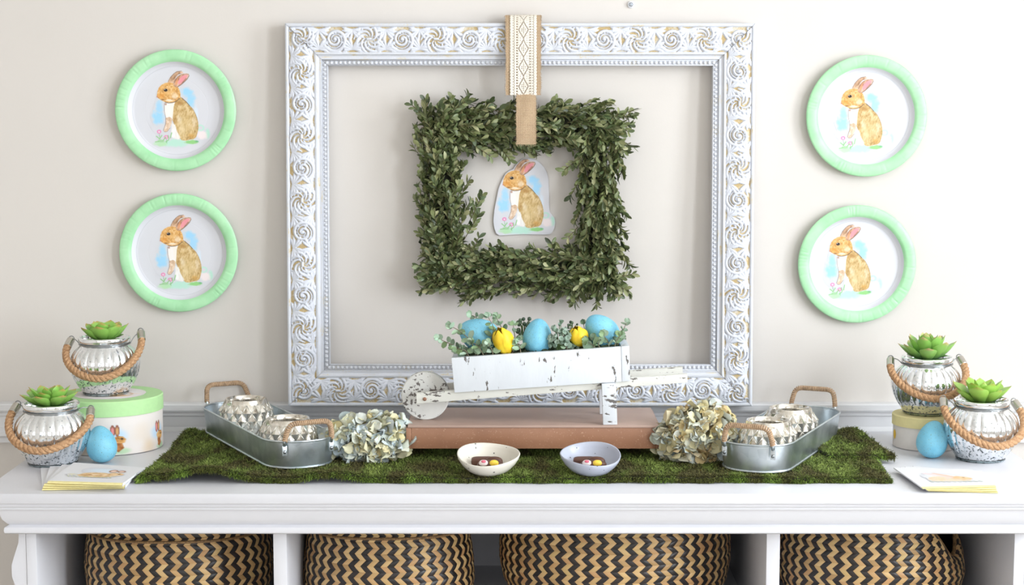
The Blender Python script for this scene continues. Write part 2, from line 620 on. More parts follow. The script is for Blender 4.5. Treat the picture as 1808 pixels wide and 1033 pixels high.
def paint_sitting_rabbit():
    c = Canvas(112, 764, 104, 900, 3.0)
    BLUE, MINT, GRN = (150, 210, 246), (178, 228, 206), (140, 205, 120)
    c.blob(225, 590, 78, 95, BLUE, .85, .35)
    c.blob(240, 480, 52, 80, BLUE, .75, .3)
    c.blob(520, 335, 85, 62, BLUE, .85, .3)
    c.blob(560, 420, 62, 105, BLUE, .8, .3)
    c.blob(610, 560, 30, 120, (214, 232, 250), .6, .2)
    c.blob(400, 842, 190, 46, MINT, .8, .4)
    c.blob(720, 745, 30, 68, MINT, .85, .3)
    c.ring(650, 690, 30, 14, MINT, .7)
    c.blob(245, 850, 85, 32, (176, 222, 170), .8, .4)
    c.blob(665, 765, 66, 56, (240, 226, 226), .9, .5)
    c.blob(560, 832, 78, 24, GRN, .9, .5)
    c.blob(610, 825, 26, 14, (110, 180, 130), .8, .4)
    ear_b = [(330, 232), (352, 190), (380, 160), (415, 132), (455, 122), (482, 130), (486, 142), (440, 156), (412, 186), (398, 225), (380, 250)]
    ear_f = [(383, 262), (400, 212), (430, 176), (470, 153), (510, 146), (541, 152), (547, 172), (530, 198), (500, 228), (465, 258), (432, 280), (405, 285)]
    head = [(217, 370), (224, 330), (240, 290), (265, 262), (300, 243), (340, 235), (385, 243), (425, 275), (447, 310), (455, 350), (452, 390), (432, 412), (400, 428), (360, 436), (312, 434), (285, 426), (262, 412), (238, 397), (221, 384)]
    body = [(440, 370), (480, 400), (512, 430), (542, 465), (572, 497), (597, 540), (614, 582), (626, 632), (629, 690), (617, 742), (602, 782), (575, 802), (540, 806), (500, 818), (460, 812), (430, 782), (410, 732), (398, 682), (383, 642), (368, 602), (352, 560), (350, 500), (340, 440), (390, 420)]
    chest = [(302, 432), (290, 490), (290, 540), (302, 582), (305, 625), (350, 640), (372, 600), (378, 540), (384, 480), (400, 430), (350, 428)]
    arm = [(306, 590), (301, 650), (286, 690), (276, 715), (288, 731), (314, 727), (341, 692), (361, 645), (364, 596), (340, 580)]
    belly = [(362, 640), (360, 700), (352, 770), (372, 792), (430, 806), (446, 784), (414, 724), (396, 660)]
    c.texture(ear_b, [(150, 112, 82), (212, 172, 140), (236, 204, 184)], 30, 60, 3, 1, .6)
    c.line([(338, 226), (360, 184), (390, 152), (425, 128), (470, 124)], 4, (120, 96, 84), .8)
    c.poly(body, (204, 172, 116), 5, 1.0)
    c.texture(body, [(140, 104, 54), (184, 146, 84), (212, 180, 122), (230, 206, 160), (242, 230, 206)], 9, 20, 5, .6, .35)
    c.texture(body, [(170, 130, 70), (214, 184, 128), (236, 216, 176)], 40, 60, 5, .45, -.4)
    c.blob(495, 650, 95, 150, (214, 186, 130), .5, .2)
    c.blob(440, 440, 70, 40, (170, 118, 50), .6, .2)
    c.blob(560, 770, 50, 36, (206, 150, 66), .6, .2)
    c.blob(440, 600, 40, 60, (238, 226, 200), .6, .2)
    c.blob(470, 700, 60, 80, (232, 212, 168), .6, .1)
    c.blob(590, 640, 36, 90, (240, 226, 200), .6, .1)
    c.poly(chest, (246, 240, 234), 4, .95)
    c.texture(belly, [(236, 230, 224), (248, 246, 244)], 20, 40, 6, .9)
    c.texture(arm, [(196, 160, 128), (224, 194, 166), (240, 222, 206)], 20, 30, 3)
    c.line([(292, 445), (290, 520), (303, 590), (300, 650), (278, 712)], 3.5, (120, 104, 100), .75)
    c.line([(278, 715), (290, 731), (314, 727), (344, 690)], 3, (130, 100, 84), .7)
    c.poly(head, (222, 170, 100), 3, 1.0)
    c.texture(head, [(170, 116, 54), (214, 154, 82), (230, 182, 112), (242, 216, 174)], 14, 14, 3, .6)
    c.blob(262, 370, 44, 36, (226, 150, 60), .65, .2)
    c.blob(340, 340, 55, 40, (238, 196, 130), .6, .2)
    c.blob(395, 370, 46, 46, (244, 228, 204), .7, .3)
    c.blob(350, 415, 60, 16, (248, 240, 230), .7, .3)
    c.blob(280, 408, 34, 12, (120, 78, 40), .6, .2)
    c.texture(ear_f, [(140, 104, 84), (196, 150, 118), (226, 190, 168)], 24, 40, 3, 1, .6)
    c.poly([(432, 244), (446, 198), (482, 166), (524, 160), (531, 176), (506, 204), (466, 244), (442, 258)], (236, 150, 160), 5, .95)
    c.poly([(402, 262), (412, 214), (440, 180), (436, 214), (424, 256)], (224, 150, 104), 5, .8)
    c.line([(545, 168), (528, 200), (498, 230), (462, 260), (430, 280)], 4.5, (112, 84, 76), .85)
    c.line([(482, 166), (520, 152), (545, 158)], 3, (140, 110, 100), .7)
    c.line([(300, 432), (330, 441), (372, 438), (410, 426), (444, 396)], 6, (92, 70, 52), .7)
    c.blob(306, 452, 14, 18, (150, 100, 80), .6, .3)
    c.line([(470, 392), (512, 430), (545, 468)], 4.5, (84, 70, 60), .8)
    c.line([(545, 468), (580, 506), (604, 552), (620, 610)], 3, (150, 120, 90), .6)
    c.line([(492, 650), (498, 700), (490, 760)], 5, (176, 140, 80), .5)
    c.blob(310, 312, 27, 21, (238, 214, 180), .8, .6, .1)
    c.blob(308, 313, 22, 17, (44, 30, 24), 1, .75, .1)
    c.blob(300, 306, 6, 5, (240, 240, 240), .9, .5, .0)
    c.blob(222, 380, 9, 9, (196, 110, 96), .8, .4)
    for (x, y) in ((233, 728), (303, 782)):
        c.ring(x, y, 16, 9, (232, 120, 176), .85)
        c.blob(x, y + 4, 13, 10, (246, 206, 224), .8, .4)
        c.line([(x, y + 20), (x + 6, y + 60)], 3.5, (110, 168, 110), .8)
    for (x, y, dx, dy) in ((236, 800, -30, -26), (236, 800, 24, -34), (270, 815, 30, -30), (300, 830, 26, -20), (230, 825, -36, 6), (345, 790, 14, -50), (330, 800, -8, -34)):
        c.line([(x, y), (x + dx, y + dy)], 8, (128, 190, 116), .75)
    c.blob(255, 822, 50, 20, (140, 196, 130), .7, .3)
    c.line([(136, 660), (168, 716), (204, 752)], 2.2, (206, 206, 214), .6)
    return c


def paint_lying_rabbit(kind):
    """the rabbit on a napkin; canvas 0..100 x 0..100"""
    c = Canvas(0, 100, 0, 100, 0.8)
    c.wobble = lambda k: (fbm(c.X / 9, c.Y / 9) - 0.5) * k * 0.4
    fur = [(170, 128, 84), (210, 166, 112), (230, 196, 150), (240, 216, 184)]
    pale = 0.75
    if kind == 0:
        c.blob(56, 36, 34, 22, (214, 232, 246), .7, .2, .3)
        c.poly([(22, 68), (30, 56), (42, 50), (58, 49), (70, 53), (80, 58), (84, 66), (76, 74), (60, 79), (40, 79), (28, 76)], (222, 190, 140), 2, pale)
        c.texture([(24, 68), (32, 56), (46, 50), (62, 51), (74, 58), (78, 68), (66, 76), (44, 77), (30, 75)], fur, 6, 3, 2, .9)
        c.texture([(68, 52), (76, 46), (86, 46), (93, 52), (92, 60), (84, 64), (74, 62)], fur[1:], 5, 4, 1.5, 1)
        for (x, y, rx, ry) in ((71, 36, 8, 11), (84, 36, 7, 9)):
            c.blob(x, y, rx, ry, (150, 112, 92), .85, .8, .1)
            c.blob(x, y, rx * .72, ry * .74, (238, 206, 190), .95, .6, .1)
        c.blob(85, 53, 2.6, 2.2, (50, 34, 28), 1, .5, 0)
        for x in np.linspace(14, 80, 12):
            c.line([(x, 80), (x - 4, 74)], 1.4, (196, 204, 150), .7)
        c.blob(14, 66, 10, 6, (222, 214, 166), .6, .2, .3)
        c.line([(30, 76), (50, 80), (70, 77)], 1.4, (180, 150, 110), .7)
    else:
        c.blob(50, 50, 36, 20, (232, 240, 236), .6, .2, .3)
        c.texture([(18, 70), (22, 58), (34, 50), (50, 47), (62, 52), (74, 60), (84, 70), (80, 78), (60, 80), (36, 80), (22, 77)], [(232, 190, 150), (244, 208, 170), (238, 196, 190)], 6, 3, 2, .85)
        c.texture([(56, 52), (68, 48), (80, 52), (88, 60), (86, 68), (74, 70), (60, 64)], [(230, 180, 130), (244, 206, 160)], 5, 4, 1.5, .9)
        c.poly([(62, 54), (46, 40), (28, 30), (22, 32), (30, 42), (48, 54), (58, 60)], (244, 208, 206), 1.5, .85)
        c.poly([(66, 52), (56, 40), (40, 28), (36, 31), (46, 44), (58, 56)], (238, 190, 170), 1.5, .8)
        c.blob(76, 57, 3, 1.6, (60, 44, 30), 1, .5, 0)
        c.line([(56, 62), (70, 68), (84, 66)], 1.2, (200, 150, 120), .7)
        for x in np.linspace(20, 96, 10):
            c.line([(x, 84), (x - 3, 78)], 1.4, (190, 214, 180), .6)
    return c


PRINT = attr_mat('printed_paper', 0.55)
PRINT_MATT = attr_mat('printed_matt_paper', 0.8)
RABBIT = paint_sitting_rabbit()
RS = 0.001085 / 5.74          # metres per canvas unit

# ------------------------------------------------------------------ paper plates on the wall
PR = 0.1145
green = NT('plate_green_rim')
nz = green.noise(green.coord(), 28, 4)
green.set(Base_Color=green.ramp(nz, [(.3, L4((158, 216, 164))), (.7, L4((180, 230, 184)))]), Roughness=.4)
M['plate_green'] = green.m
M['plate_white'] = plain('plate_white_paper', PAPER, 0.55)
M['plate_line'] = plain('plate_printed_line', (186, 190, 194), 0.45)
PLATE_PROF = [(0.0, .0045), (.0590, .0045), (.0600, .0045), (.0606, .0044), (.0612, .0045), (.0622, .0045), (.0800, .0045), (.0812, .0046), (.0850, .0058), (.0885, .0086), (.0915, .0132), (.0945, .0166), (.0985, .0182), (.1060, .0186), (.1120, .0180), (.1140, .0168), (.1145, .0155), (.1138, .0150), (.1060, .0160), (.0940, .0140), (.0880, .0050), (.0840, .0022), (.0, .0020)]


def plate_meshes():
    seg = 336
    prof = PLATE_PROF
    notch = {(random.randrange(seg)): random.uniform(.4, 1) for _ in range(44)}

    def ring(k):
        r, y = prof[k]
        out = []
        for i in range(seg):
            a = 2 * PI * i / seg
            d = 0
            if .096 < r < .1146:
                d = -.0010 * notch.get(i, 0)
            out.append((r * math.cos(a), -(y + d), r * math.sin(a)))
        return out

    white, rim, lines = MB(), MB(), MB()
    A = np.array([ring(k) for k in range(0, 11)])
    white.grid(A, close_v=True, flip=True)
    A = np.array([ring(k) for k in range(10, len(prof))])
    rim.grid(A, close_v=True, flip=True)
    for rr in (.0835,):
        t = [(rr * math.cos(2 * PI * i / 120), -.0052, rr * math.sin(2 * PI * i / 120)) for i in range(120)]
        lines.tube(t, .00035, 5, closed=True)
    return (white.mesh('well', M['plate_white'], 30), rim.mesh('rim', M['plate_green'], 50), lines.mesh('printed_ring', M['plate_line'], 180))


plate_parts = plate_meshes()
rab_me = RABBIT.mesh('printed_rabbit', lambda X, Y: np.stack([(X - 440) * RS, np.full(X.shape, -.00485), -(Y - 505) * RS], 1), PRINT)
PLATES = [(311, 195, 1.0, 0.0, (5, 2), 'paper plate with green rim and rabbit print, upper left of the frame'),
          (316.5, 446, 0.99, 1.5, (5, 0), 'paper plate with green rim and rabbit print, lower left of the frame'),
          (1529, 205, 1.0, 2.0, (-4, 2), 'paper plate with green rim and rabbit print, upper right of the frame'),
          (1512, 466, 0.985, 3.5, (-8, 4), 'paper plate with green rim and rabbit print, lower right of the frame')]
for i, (u, v, s, deg, off, lab) in enumerate(PLATES):
    p = P(u, v, y=-.010)
    p.y = -.0005
    r = thing('paper_plate', lab, 'plate', p, (math.radians(1.5 if i < 2 else -1.0) * 0, math.radians(-deg * 1.0), 0), 'rabbit plates on the wall')
    r.scale = (s, 1.0, s)
    for nm, me in zip(('well', 'rim', 'printed_ring'), plate_parts):
        o = link(nm, me, r, Matrix.Rotation(i * 1.3, 4, 'Y') if nm == 'rim' else None)
    o = link('printed_rabbit', rab_me, r, Matrix.Translation((off[0] * .001, 0, off[1] * .001)))
    o['label'] = 'watercolour brown rabbit printed in the plate'

# ------------------------------------------------------------------ rabbit cutout in the wreath
CARD = [(470, 115), (520, 118), (580, 150), (630, 200), (665, 260), (678, 330), (682, 420), (685, 500), (685, 580), (690, 650), (715, 685), (742, 720), (748, 765), (740, 815), (715, 865), (690, 882), (600, 885), (480, 882), (380, 882), (280, 888), (180, 893), (150, 870), (132, 820), (122, 750), (130, 650), (145, 570), (160, 500), (172, 430), (190, 380), (205, 345), (225, 310), (245, 270), (280, 240), (325, 225), (345, 190), (370, 160), (410, 125)]
pc = P(850 + 440 / 5.74, 260 + 505 / 5.74, y=-.003)
card = thing('rabbit_cutout', 'cut out watercolour rabbit card on the wall inside the leafy wreath', 'paper cutout', (pc.x, 0, pc.z))
poly = [((x - 440) * RS, -(y - 505) * RS) for x, y in CARD]
MB().prism(poly[::-1], -.0042, -.0025).build('card', M['plate_white'], card)
MB().box((0, -.0015, 0), (.02, .002, .02)).build('tape_tab', M['plate_white'], card)
keep = RABBIT.sd(CARD) < -2.0
link('printed_rabbit', RABBIT.mesh('printed_rabbit', lambda X, Y: np.stack([(X - 440) * RS, np.full(X.shape, -.0044), -(Y - 505) * RS], 1), PRINT, keep), card)

# ------------------------------------------------------------------ screw in the wall
M['steel'] = plain('zinc_steel', (176, 182, 190), 0.3, 1.0)
M['anchor'] = plain('white_plastic_anchor', (236, 238, 242), 0.4)
ps = P(1114, 8, y=-.004)
sc = thing('wall_screw', 'small screw in a white wall anchor above the picture frame', 'screw', (ps.x, 0, ps.z))
rotx = Matrix.Rotation(PI / 2, 4, 'X')
MB().lathe([(0, 0), (.0062, 0), (.0066, .002), (.0058, .0042), (.0042, .0048), (.0038, .003), (.0, .003)], 24).build('anchor_collar', M['anchor'], sc, 50, rotx)
mb = MB().lathe([(0, .002), (.0034, .002), (.0036, .0052), (.0028, .0066), (.0, .0072)], 20)
mb.box((0, 0, .0071), (.0042, .0009, .0008)).box((0, 0, .0071), (.0009, .0042, .0008))
mb.build('screw_head', M['steel'], sc, 40, rotx)

# ------------------------------------------------------------------ ornate frame
FW, FH, FM = 0.8815, 0.722, 0.0785       # outer width, height, member width
fr_paint = NT('whitewashed_gilt')
at = fr_paint.n('ShaderNodeAttribute', attribute_name='Col')
co = fr_paint.coord()
n1 = fr_paint.noise(co, 34, 4)
n2 = fr_paint.noise(fr_paint.coord('Object'), 260, 3)
add = fr_paint.n('ShaderNodeMath', operation='MULTIPLY_ADD', i_1=0.55, i_2=-0.275)
fr_paint.l(n1, add.inputs[0])
ad2 = fr_paint.n('ShaderNodeMath', operation='MULTIPLY_ADD', i_1=0.35, i_2=-0.175)
fr_paint.l(n2, ad2.inputs[0])
s1 = fr_paint.n('ShaderNodeMath', operation='ADD')
s2 = fr_paint.n('ShaderNodeMath', operation='ADD')
fr_paint.l(at.outputs['Fac'], s1.inputs[0])
fr_paint.l(add.outputs[0], s1.inputs[1])
fr_paint.l(s1.outputs[0], s2.inputs[0])
fr_paint.l(ad2.outputs[0], s2.inputs[1])
fr_paint.set(Base_Color=fr_paint.ramp(s2.outputs[0], [(.0, L4((190, 166, 118))), (.10, L4((212, 202, 180))), (.22, L4((210, 212, 218))), (.6, L4((216, 219, 228)))]), Roughness=.5)
M['frame'] = fr_paint.m


def relief(L, W, step=0.0008, seed=0):
    """height field of running acanthus scrolls on a band L x W"""
    rs = np.random.default_rng(seed)
    nx, ny = int(L / step) + 1, int(W / step) + 1
    H = np.zeros((nx, ny))

    def stroke(pts, w, h):
        pts = np.asarray(pts)
        # resample
        seg = np.hypot(*(pts[1:] - pts[:-1]).T)
        s = np.concatenate([[0], np.cumsum(seg)])
        n = max(3, int(s[-1] / 0.0005))
        t = np.linspace(0, s[-1], n)
        x, y = np.interp(t, s, pts[:, 0]), np.interp(t, s, pts[:, 1])
        ww = np.interp(t / s[-1], np.linspace(0, 1, len(w)), w)
        hh = np.interp(t / s[-1], np.linspace(0, 1, len(w)), h) if hasattr(h, '__len__') else np.full(n, h)
        R = int(max(w) / step) + 1
        ix, iy = np.round(x / step).astype(int), np.round(y / step).astype(int)
        for dx in range(-R, R + 1):
            for dy in range(-R, R + 1):
                gx, gy = ix + dx, iy + dy
                ok = (gx >= 0) & (gx < nx) & (gy >= 0) & (gy < ny)
                d = np.hypot(gx * step - x, gy * step - y) / ww
                hv = hh * np.sqrt(np.clip(1 - d * d, 0, 1))
                np.maximum.at(H, (gx[ok], gy[ok]), hv[ok])

    per = 0.0625
    n = int(round(L / per))
    per = L / n
    for k in range(n):
        cx = (k + 0.5) * per
        up = 1 if k % 2 == 0 else -1
        cy = W / 2 + up * 0.0005
        flip = up
        tt = np.linspace(0, 1, 60)
        # main spiral; every other motif is an open swirl of crescents instead
        R0 = 0.0215 + 0.001 * rs.random()
        a = 0.3 + tt * 2 * PI * 1.85
        r = R0 * (1 - tt) ** 0.95 + 0.0016
        if k % 2 == 0:
            sp = np.stack([cx + r * np.cos(a), cy + flip * r * np.sin(a)], 1)
            stroke(sp, [.0034, .0034, .0026, .0024], [.0034, .0042, .0044, .0052])
            stroke(np.array([[cx - .0006, cy], [cx + .0006, cy]]), [.0032, .0032], .0056)
        else:
            for q in range(8):
                b0 = q * 2 * PI / 8 + rs.uniform(-.1, .1)
                bb = b0 + tt[::3] * 1.9
                r3 = .0235 * (1 - tt[::3]) ** .8 + .0045
                stroke(np.stack([cx + r3 * np.cos(bb), cy + flip * r3 * np.sin(bb)], 1), [.0012, .0030, .0026, .0010], [.0024, .0042, .0046, .0030])
            stroke(np.array([[cx - .003, cy], [cx + .003, cy]]), [.0026, .0026], .0050)
        # second rib just outside and ticks on the volute
        r2 = R0 * (1 - tt) ** 0.95 - 0.0042
        m = r2 > .003
        sp2 = np.stack([cx + r2 * np.cos(a), cy + flip * r2 * np.sin(a)], 1)[m]
        if len(sp2) > 3 and k % 2 == 0:
            stroke(sp2, [.0012, .0012, .0010], [.0030, .0036, .0036])
        for q in range(11):
            b = 0.9 + q * 0.42
            rr = R0 * (1 - q / 22.0) * 0.98
            p0 = np.array([cx + rr * math.cos(b), cy + flip * rr * math.sin(b)])
            dirn = np.array([math.cos(b + .9), flip * math.sin(b + .9)])
            stroke(np.stack([p0, p0 + dirn * .003, p0 + dirn * .0062 + np.array([-.001, 0])]), [.0014, .0016, .0007], [.003, .0036, .001])
        # fans of acanthus leaves filling the spandrels to the next scroll
        for sgn in (1, -1):
            root = np.array([cx + per * 0.50, W / 2 - sgn * .019])
            for j in range(9):
                ang = math.radians(8 + j * 20.5 + rs.uniform(-4, 4))
                ln = (.027 if 2 <= j <= 6 else .020) * rs.uniform(.85, 1.1)
                d0 = np.array([math.cos(ang), sgn * math.sin(ang)])
                nrm = np.array([-d0[1], d0[0]])
                bend = (.0075 if j > 4 else -.0075) * sgn
                pts = [root + d0 * ln * t + nrm * bend * t * t for t in np.linspace(.05, 1, 10)]
                stroke(np.array(pts), [.0012, .0024, .0032, .0010], [.0020, .0034, .0038, .0020])
        # corner curls
        for sgn in (1, -1):
            for side in (1, -1):
                c0 = np.array([cx + side * per * .30, W / 2 + sgn * .0205])
                a2 = np.linspace(0, 1.4 * PI, 20)
                rr = .0046 * (1 - a2 / (2.2 * PI))
                stroke(np.stack([c0[0] + side * rr * np.cos(a2), c0[1] - sgn * rr * np.sin(a2)], 1), [.0013, .0015, .001], .0030)
    return H, step


BAND0, BAND1 = 0.0068, 0.0535
PROFILE = [(0.0, .020), (.0, .030), (.0012, .0318), (.0045, .0322), (.0060, .0312), (BAND0, .0290),
           'BAND',
           (.0545, .0300), (.0560, .0312), (.0578, .0312), (.0590, .0290), (.0600, .0262), (.0632, .0252), (.0650, .0260), (.0668, .0262), (.0676, .0246), (.0680, .0215), (.0785, .0215), (.0785, .006)]


def frame_member(L, seed):
    """local: s along X from 0..L on the outer edge, t inwards (+Z), heights to -Y"""
    H, st = relief(L, BAND1 - BAND0, seed=seed)
    rows, cols, hts = [], [], []
    ns = int(L / 0.0008)
    i = np.arange(ns + 1) / ns

    def row(t, hgt, c):
        s = t + .0004 + (L - 2 * t - .0008) * i
        rows.append(np.stack([s, -np.broadcast_to(hgt, s.shape), np.full(s.shape, t)], 1))
        cols.append(np.broadcast_to(c, s.shape))

    def wear(s, t):
        return 0.30 + 0.45 * (fbm(s * 40 + seed * 9, t * 900, 3) - .5)

    for p in PROFILE:
        if p == 'BAND':
            nb = int((BAND1 - BAND0) / 0.0008)
            for j in range(1, nb):
                t = BAND0 + (BAND1 - BAND0) * j / nb
                s = t + (L - 2 * t) * i
                ix = np.clip((s / st).astype(int), 0, H.shape[0] - 1)
                iy = min(int((t - BAND0) / st), H.shape[1] - 1)
                hh = H[ix, iy]
                x = (t - BAND0) / (BAND1 - BAND0)
                base = .0275 + .0050 * math.sin(PI * x)
                row(t, base + hh, np.clip(hh / .0030, 0, 1) * 0.8 + 0.03)
        else:
            t, hgt = p
            s = t + (L - 2 * t) * i
            row(t, hgt, wear(s, t))
    A = np.array(rows)
    mb = MB()
    mb.grid(A, flip=False)
    # back and outer side
    nB = mb.n
    B = np.array([[(0, -.004, 0), (L, -.004, 0)], [(0, -.020, 0), (L, -.020, 0)]])
    mb.grid(B)
    B = np.array([[(.0785, -.004, .0785), (L - .0785, -.004, .0785)], [(0, -.004, 0), (L, -.004, 0)]])
    mb.grid(B)
    B = np.array([[(.0785, -.006, .0785), (L - .0785, -.006, .0785)], [(.0785, -.004, .0785), (L - .0785, -.004, .0785)]])
    mb.grid(B)
    c = np.concatenate([np.array(cols).ravel(), np.full(mb.n - nB, .5)])
    return mb.mesh('rail', M['frame'], 60, attr=np.repeat(c[:, None], 3, 1))


def bead_strip(L):
    mb = MB()
    t = .0733
    n = int((L - 2 * t) / .0083)
    for k in range(n):
        s = t + (L - 2 * t) * (k + .5) / n
        mb.sphere((s, -.0225, t - .0002), .0033, 8, 5, (1, .75, 1))
    V = np.concatenate(mb.v)
    for zz, r in ((.0690, .0011), (.0775, .0011)):
        mb.tube([(zz, -.0222, zz), (L - zz, -.0222, zz)], r, 6)
    c = np.full((mb.n, 3), .34)
    return mb.mesh('bead_moulding', M['frame'], 180, attr=c)


LEAN = 0.028
frx = (P(508, 400, y=-.05).x + P(1329, 400, y=-.05).x) / 2
fr = thing('picture_frame', 'large empty whitewashed frame carved with acanthus scrolls, leaning on the wall', 'frame', (frx, -.004 - LEAN, T + .0535), (-math.asin(LEAN / FH), 0, 0))
me_h, me_v = frame_member(FW, 3), frame_member(FH, 8)
be_h, be_v = bead_strip(FW), bead_strip(FH)
for (me, be, Mx) in ((me_h, be_h, Matrix.Translation((-FW / 2, 0, 0))),
                     (me_v, be_v, Matrix.Translation((FW / 2, 0, 0)) @ Matrix.Rotation(-PI / 2, 4, 'Y')),
                     (me_h, be_h, Matrix.Translation((FW / 2, 0, FH)) @ Matrix.Rotation(-PI, 4, 'Y')),
                     (me_v, be_v, Matrix.Translation((-FW / 2, 0, FH)) @ Matrix.Rotation(PI / 2, 4, 'Y'))):
    link('rail', me, fr, Mx)
    link('bead_moulding', be, fr, Mx)

# ------------------------------------------------------------------ hanging ribbon
bl = NT('burlap')
cw = bl.coord('Object')
w1 = bl.n('ShaderNodeTexWave', bands_direction='X', i_Scale=110.0, i_Distortion=2.0, i_Detail_Scale=4.0)
w2 = bl.n('ShaderNodeTexWave', bands_direction='Z', i_Scale=110.0, i_Distortion=2.0, i_Detail_Scale=4.0)
bl.l(cw, w1.inputs['Vector'])
bl.l(cw, w2.inputs['Vector'])
mm = bl.n('ShaderNodeMath', operation='MULTIPLY')
bl.l(w1.outputs['Fac'], mm.inputs[0])
bl.l(w2.outputs['Fac'], mm.inputs[1])
bl.set(Base_Color=bl.mix(bl.noise(cw, 60), bl.ramp(mm.outputs[0], [(0, L4((146, 118, 88))), (.35, L4((206, 180, 150)))]), L4((194, 168, 136))), Roughness=.9)
bl.bump(mm.outputs[0], .8, .0008)
M['burlap'] = bl.m
M['lace'] = plain('cream_cotton_lace', (236, 228, 214), .85, bump=.6, bscale=1400, bdist=.0006)
zt = T + .0535 + FH
yt = -.006
rb = thing('hanging_ribbon', 'burlap and cream lace ribbon draped over the frame, holding the wreath', 'ribbon', (P(924, 100, y=-.05).x, yt, zt))
# ribbon path in the local YZ plane: up the wall, over the frame top, down the front
zl = lambda v, y: P(924, v, y=y).z - zt
path = [(-.001, -.004), (-.0015, .006), (-.006, .0135), (-.016, .0165), (-.028, .0135), (-.037, .004), (-.0405, -.008), (-.0425, -.02), (-.0475, -.06), (-.0490, -.08)]
zend = zl(168, -.055)
path += [(-.0485, (zend - .08) / 2), (-.0465, zend)]


def band(path, hw, wob, seed, uoff=0.0, n=90, nw=14, cx=0.0):
    py = np.array([p[0] for p in path])
    pz = np.array([p[1] for p in path])
    s = np.concatenate([[0], np.cumsum(np.hypot(np.diff(py), np.diff(pz)))])
    t = np.linspace(0, s[-1], n)
    Y, Z = np.interp(t, s, py), np.interp(t, s, pz)
    A = np.zeros((n, nw, 3))
    for j in range(nw):
        w = (j / (nw - 1) - .5) * 2
        e = wob * (vnoise(t * 260 + seed, np.full(n, seed + (1 if w > 0 else 0))) - .5) * (abs(w) > .8)
        A[:, j, 0] = cx + w * hw + e
        A[:, j, 1] = Y + uoff - .0008 * np.sin(w * 3 + t * 30)
        A[:, j, 2] = Z
    return A


def solid_sheet(mb, A, th):
    """closed sheet: front A and a copy set back by th"""
    B = A.copy()
    B[..., 1] += th
    nu, nv = A.shape[:2]
    mb.grid(A)
    mb.grid(B, flip=True)
    for (X0, X1) in ((A[0], B[0]), (B[-1], A[-1])):
        mb.grid(np.array([X1, X0]))
    mb.grid(np.array([A[:, 0], B[:, 0]]))
    mb.grid(np.array([B[:, -1], A[:, -1]]))
    return mb


A = band(path, .0325, .0016, 3)
mb = solid_sheet(MB(), A, .0009)
for side in (0, -1):                      # frayed threads along both cut edges
    for k in range(4, 90, 1):
        p = A[min(k, 89), side]
        sg = -1 if side == 0 else 1
        q = p + np.array([sg * random.uniform(.0008, .0026), random.uniform(-.0008, .0004), random.uniform(-.002, .0005)])
        mb.tube([p, (p + q) / 2 + np.array([0, -.0004, .0003]), q], .00035, 4)
mb.build('burlap_band', M['burlap'], rb, 60)
# narrow burlap tail in front of the wreath
z0, z1 = zl(158, -.060), zl(255, -.086)
tailp = [(-.0415, z0), (-.050, z0 - .012), (-.064, z0 - .024), (-.074, z0 - .045), (-.080, z0 - .06), (-.081, z1 + .02), (-.078, z1)]
tx = P(929, 210, y=-.080).x - rb.location.x
A = band(tailp, .0180, .0014, 9, cx=tx, n=60)
mb = solid_sheet(MB(), A, .0009)
for side in (0, -1):
    for k in range(2, 60, 1):
        p = A[k, side]
        sg = -1 if side == 0 else 1
        q = p + np.array([sg * random.uniform(.0008, .003), random.uniform(-.0008, .0004), random.uniform(-.002, .0008)])
        mb.tube([p, q], .00035, 4)
for k in range(14):
    p = A[-1, k]
    mb.tube([p, p + np.array([random.uniform(-.001, .001), -.0003, -random.uniform(.001, .004)])], .00035, 4)
mb.build('burlap_tail', M['burlap'], rb, 60)
# lace: a fine net with real holes
nL, nWd = 210, 60
A = band(path[2:], .0238, 0, 5, uoff=-.0016, n=nL, nw=nWd)
tpos = np.linspace(0, 1, nL)[:, None] * (nL - 1)
wpos = np.linspace(-1, 1, nWd)[None, :]
A[:, :, 0] += (np.abs(wpos) > .93) * np.sign(wpos) * .0014 * np.abs(np.sin(tpos * PI / 7))
mb = MB()
idx = np.arange(nL * nWd).reshape(nL, nWd)
Fc = []
for i in range(nL - 1):
    ph = (i % 42) - 21
    for j in range(nWd - 1):
        w = (j / (nWd - 2) - .5) * 2
        dia = abs(ph) / 21.0 + abs(w) / .42
        hole = False
        if abs(w) < .46:
            if .78 < dia < 1.05:
                hole = (i + j) % 3 != 0
            elif dia < .5:
                hole = (i % 4 in (1, 2)) and (j % 4 in (1, 2))
            elif dia > 1.25:
                hole = (i % 5 in (1, 2)) and (j % 5 == 2)
        elif abs(w) < .62:
            hole = (i % 6) in (1, 2, 3) and (j % 4 != 0)
        elif .70 < abs(w) < .86:
            hole = (i + (j % 2) * 3) % 6 in (1, 2, 3) and (j % 3 != 0)
        if not hole:
            Fc.append((idx[i, j], idx[i + 1, j], idx[i + 1, j + 1], idx[i, j + 1]))
mb.add(A.reshape(-1, 3), Fc)
o = mb.build('lace_overlay', M['lace'], rb, 60)
md = o.modifiers.new('thickness', 'SOLIDIFY')
md.thickness = .0007
md.offset = 0

# ------------------------------------------------------------------ boxwood wreath
LEAFCOLS = [(50, 60, 38), (82, 95, 56), (102, 114, 70), (122, 130, 84), (82, 100, 66), (144, 148, 102), (70, 86, 56), (174, 172, 128), (108, 120, 80), (128, 132, 86)]
M['box_leaf'] = random_mat('boxwood_leaf', LEAFCOLS, .42)
M['box_leaf_mass'] = attr_mat('boxwood_leaves', .42)
M['twig'] = plain('dry_twig', (92, 80, 52), .8)


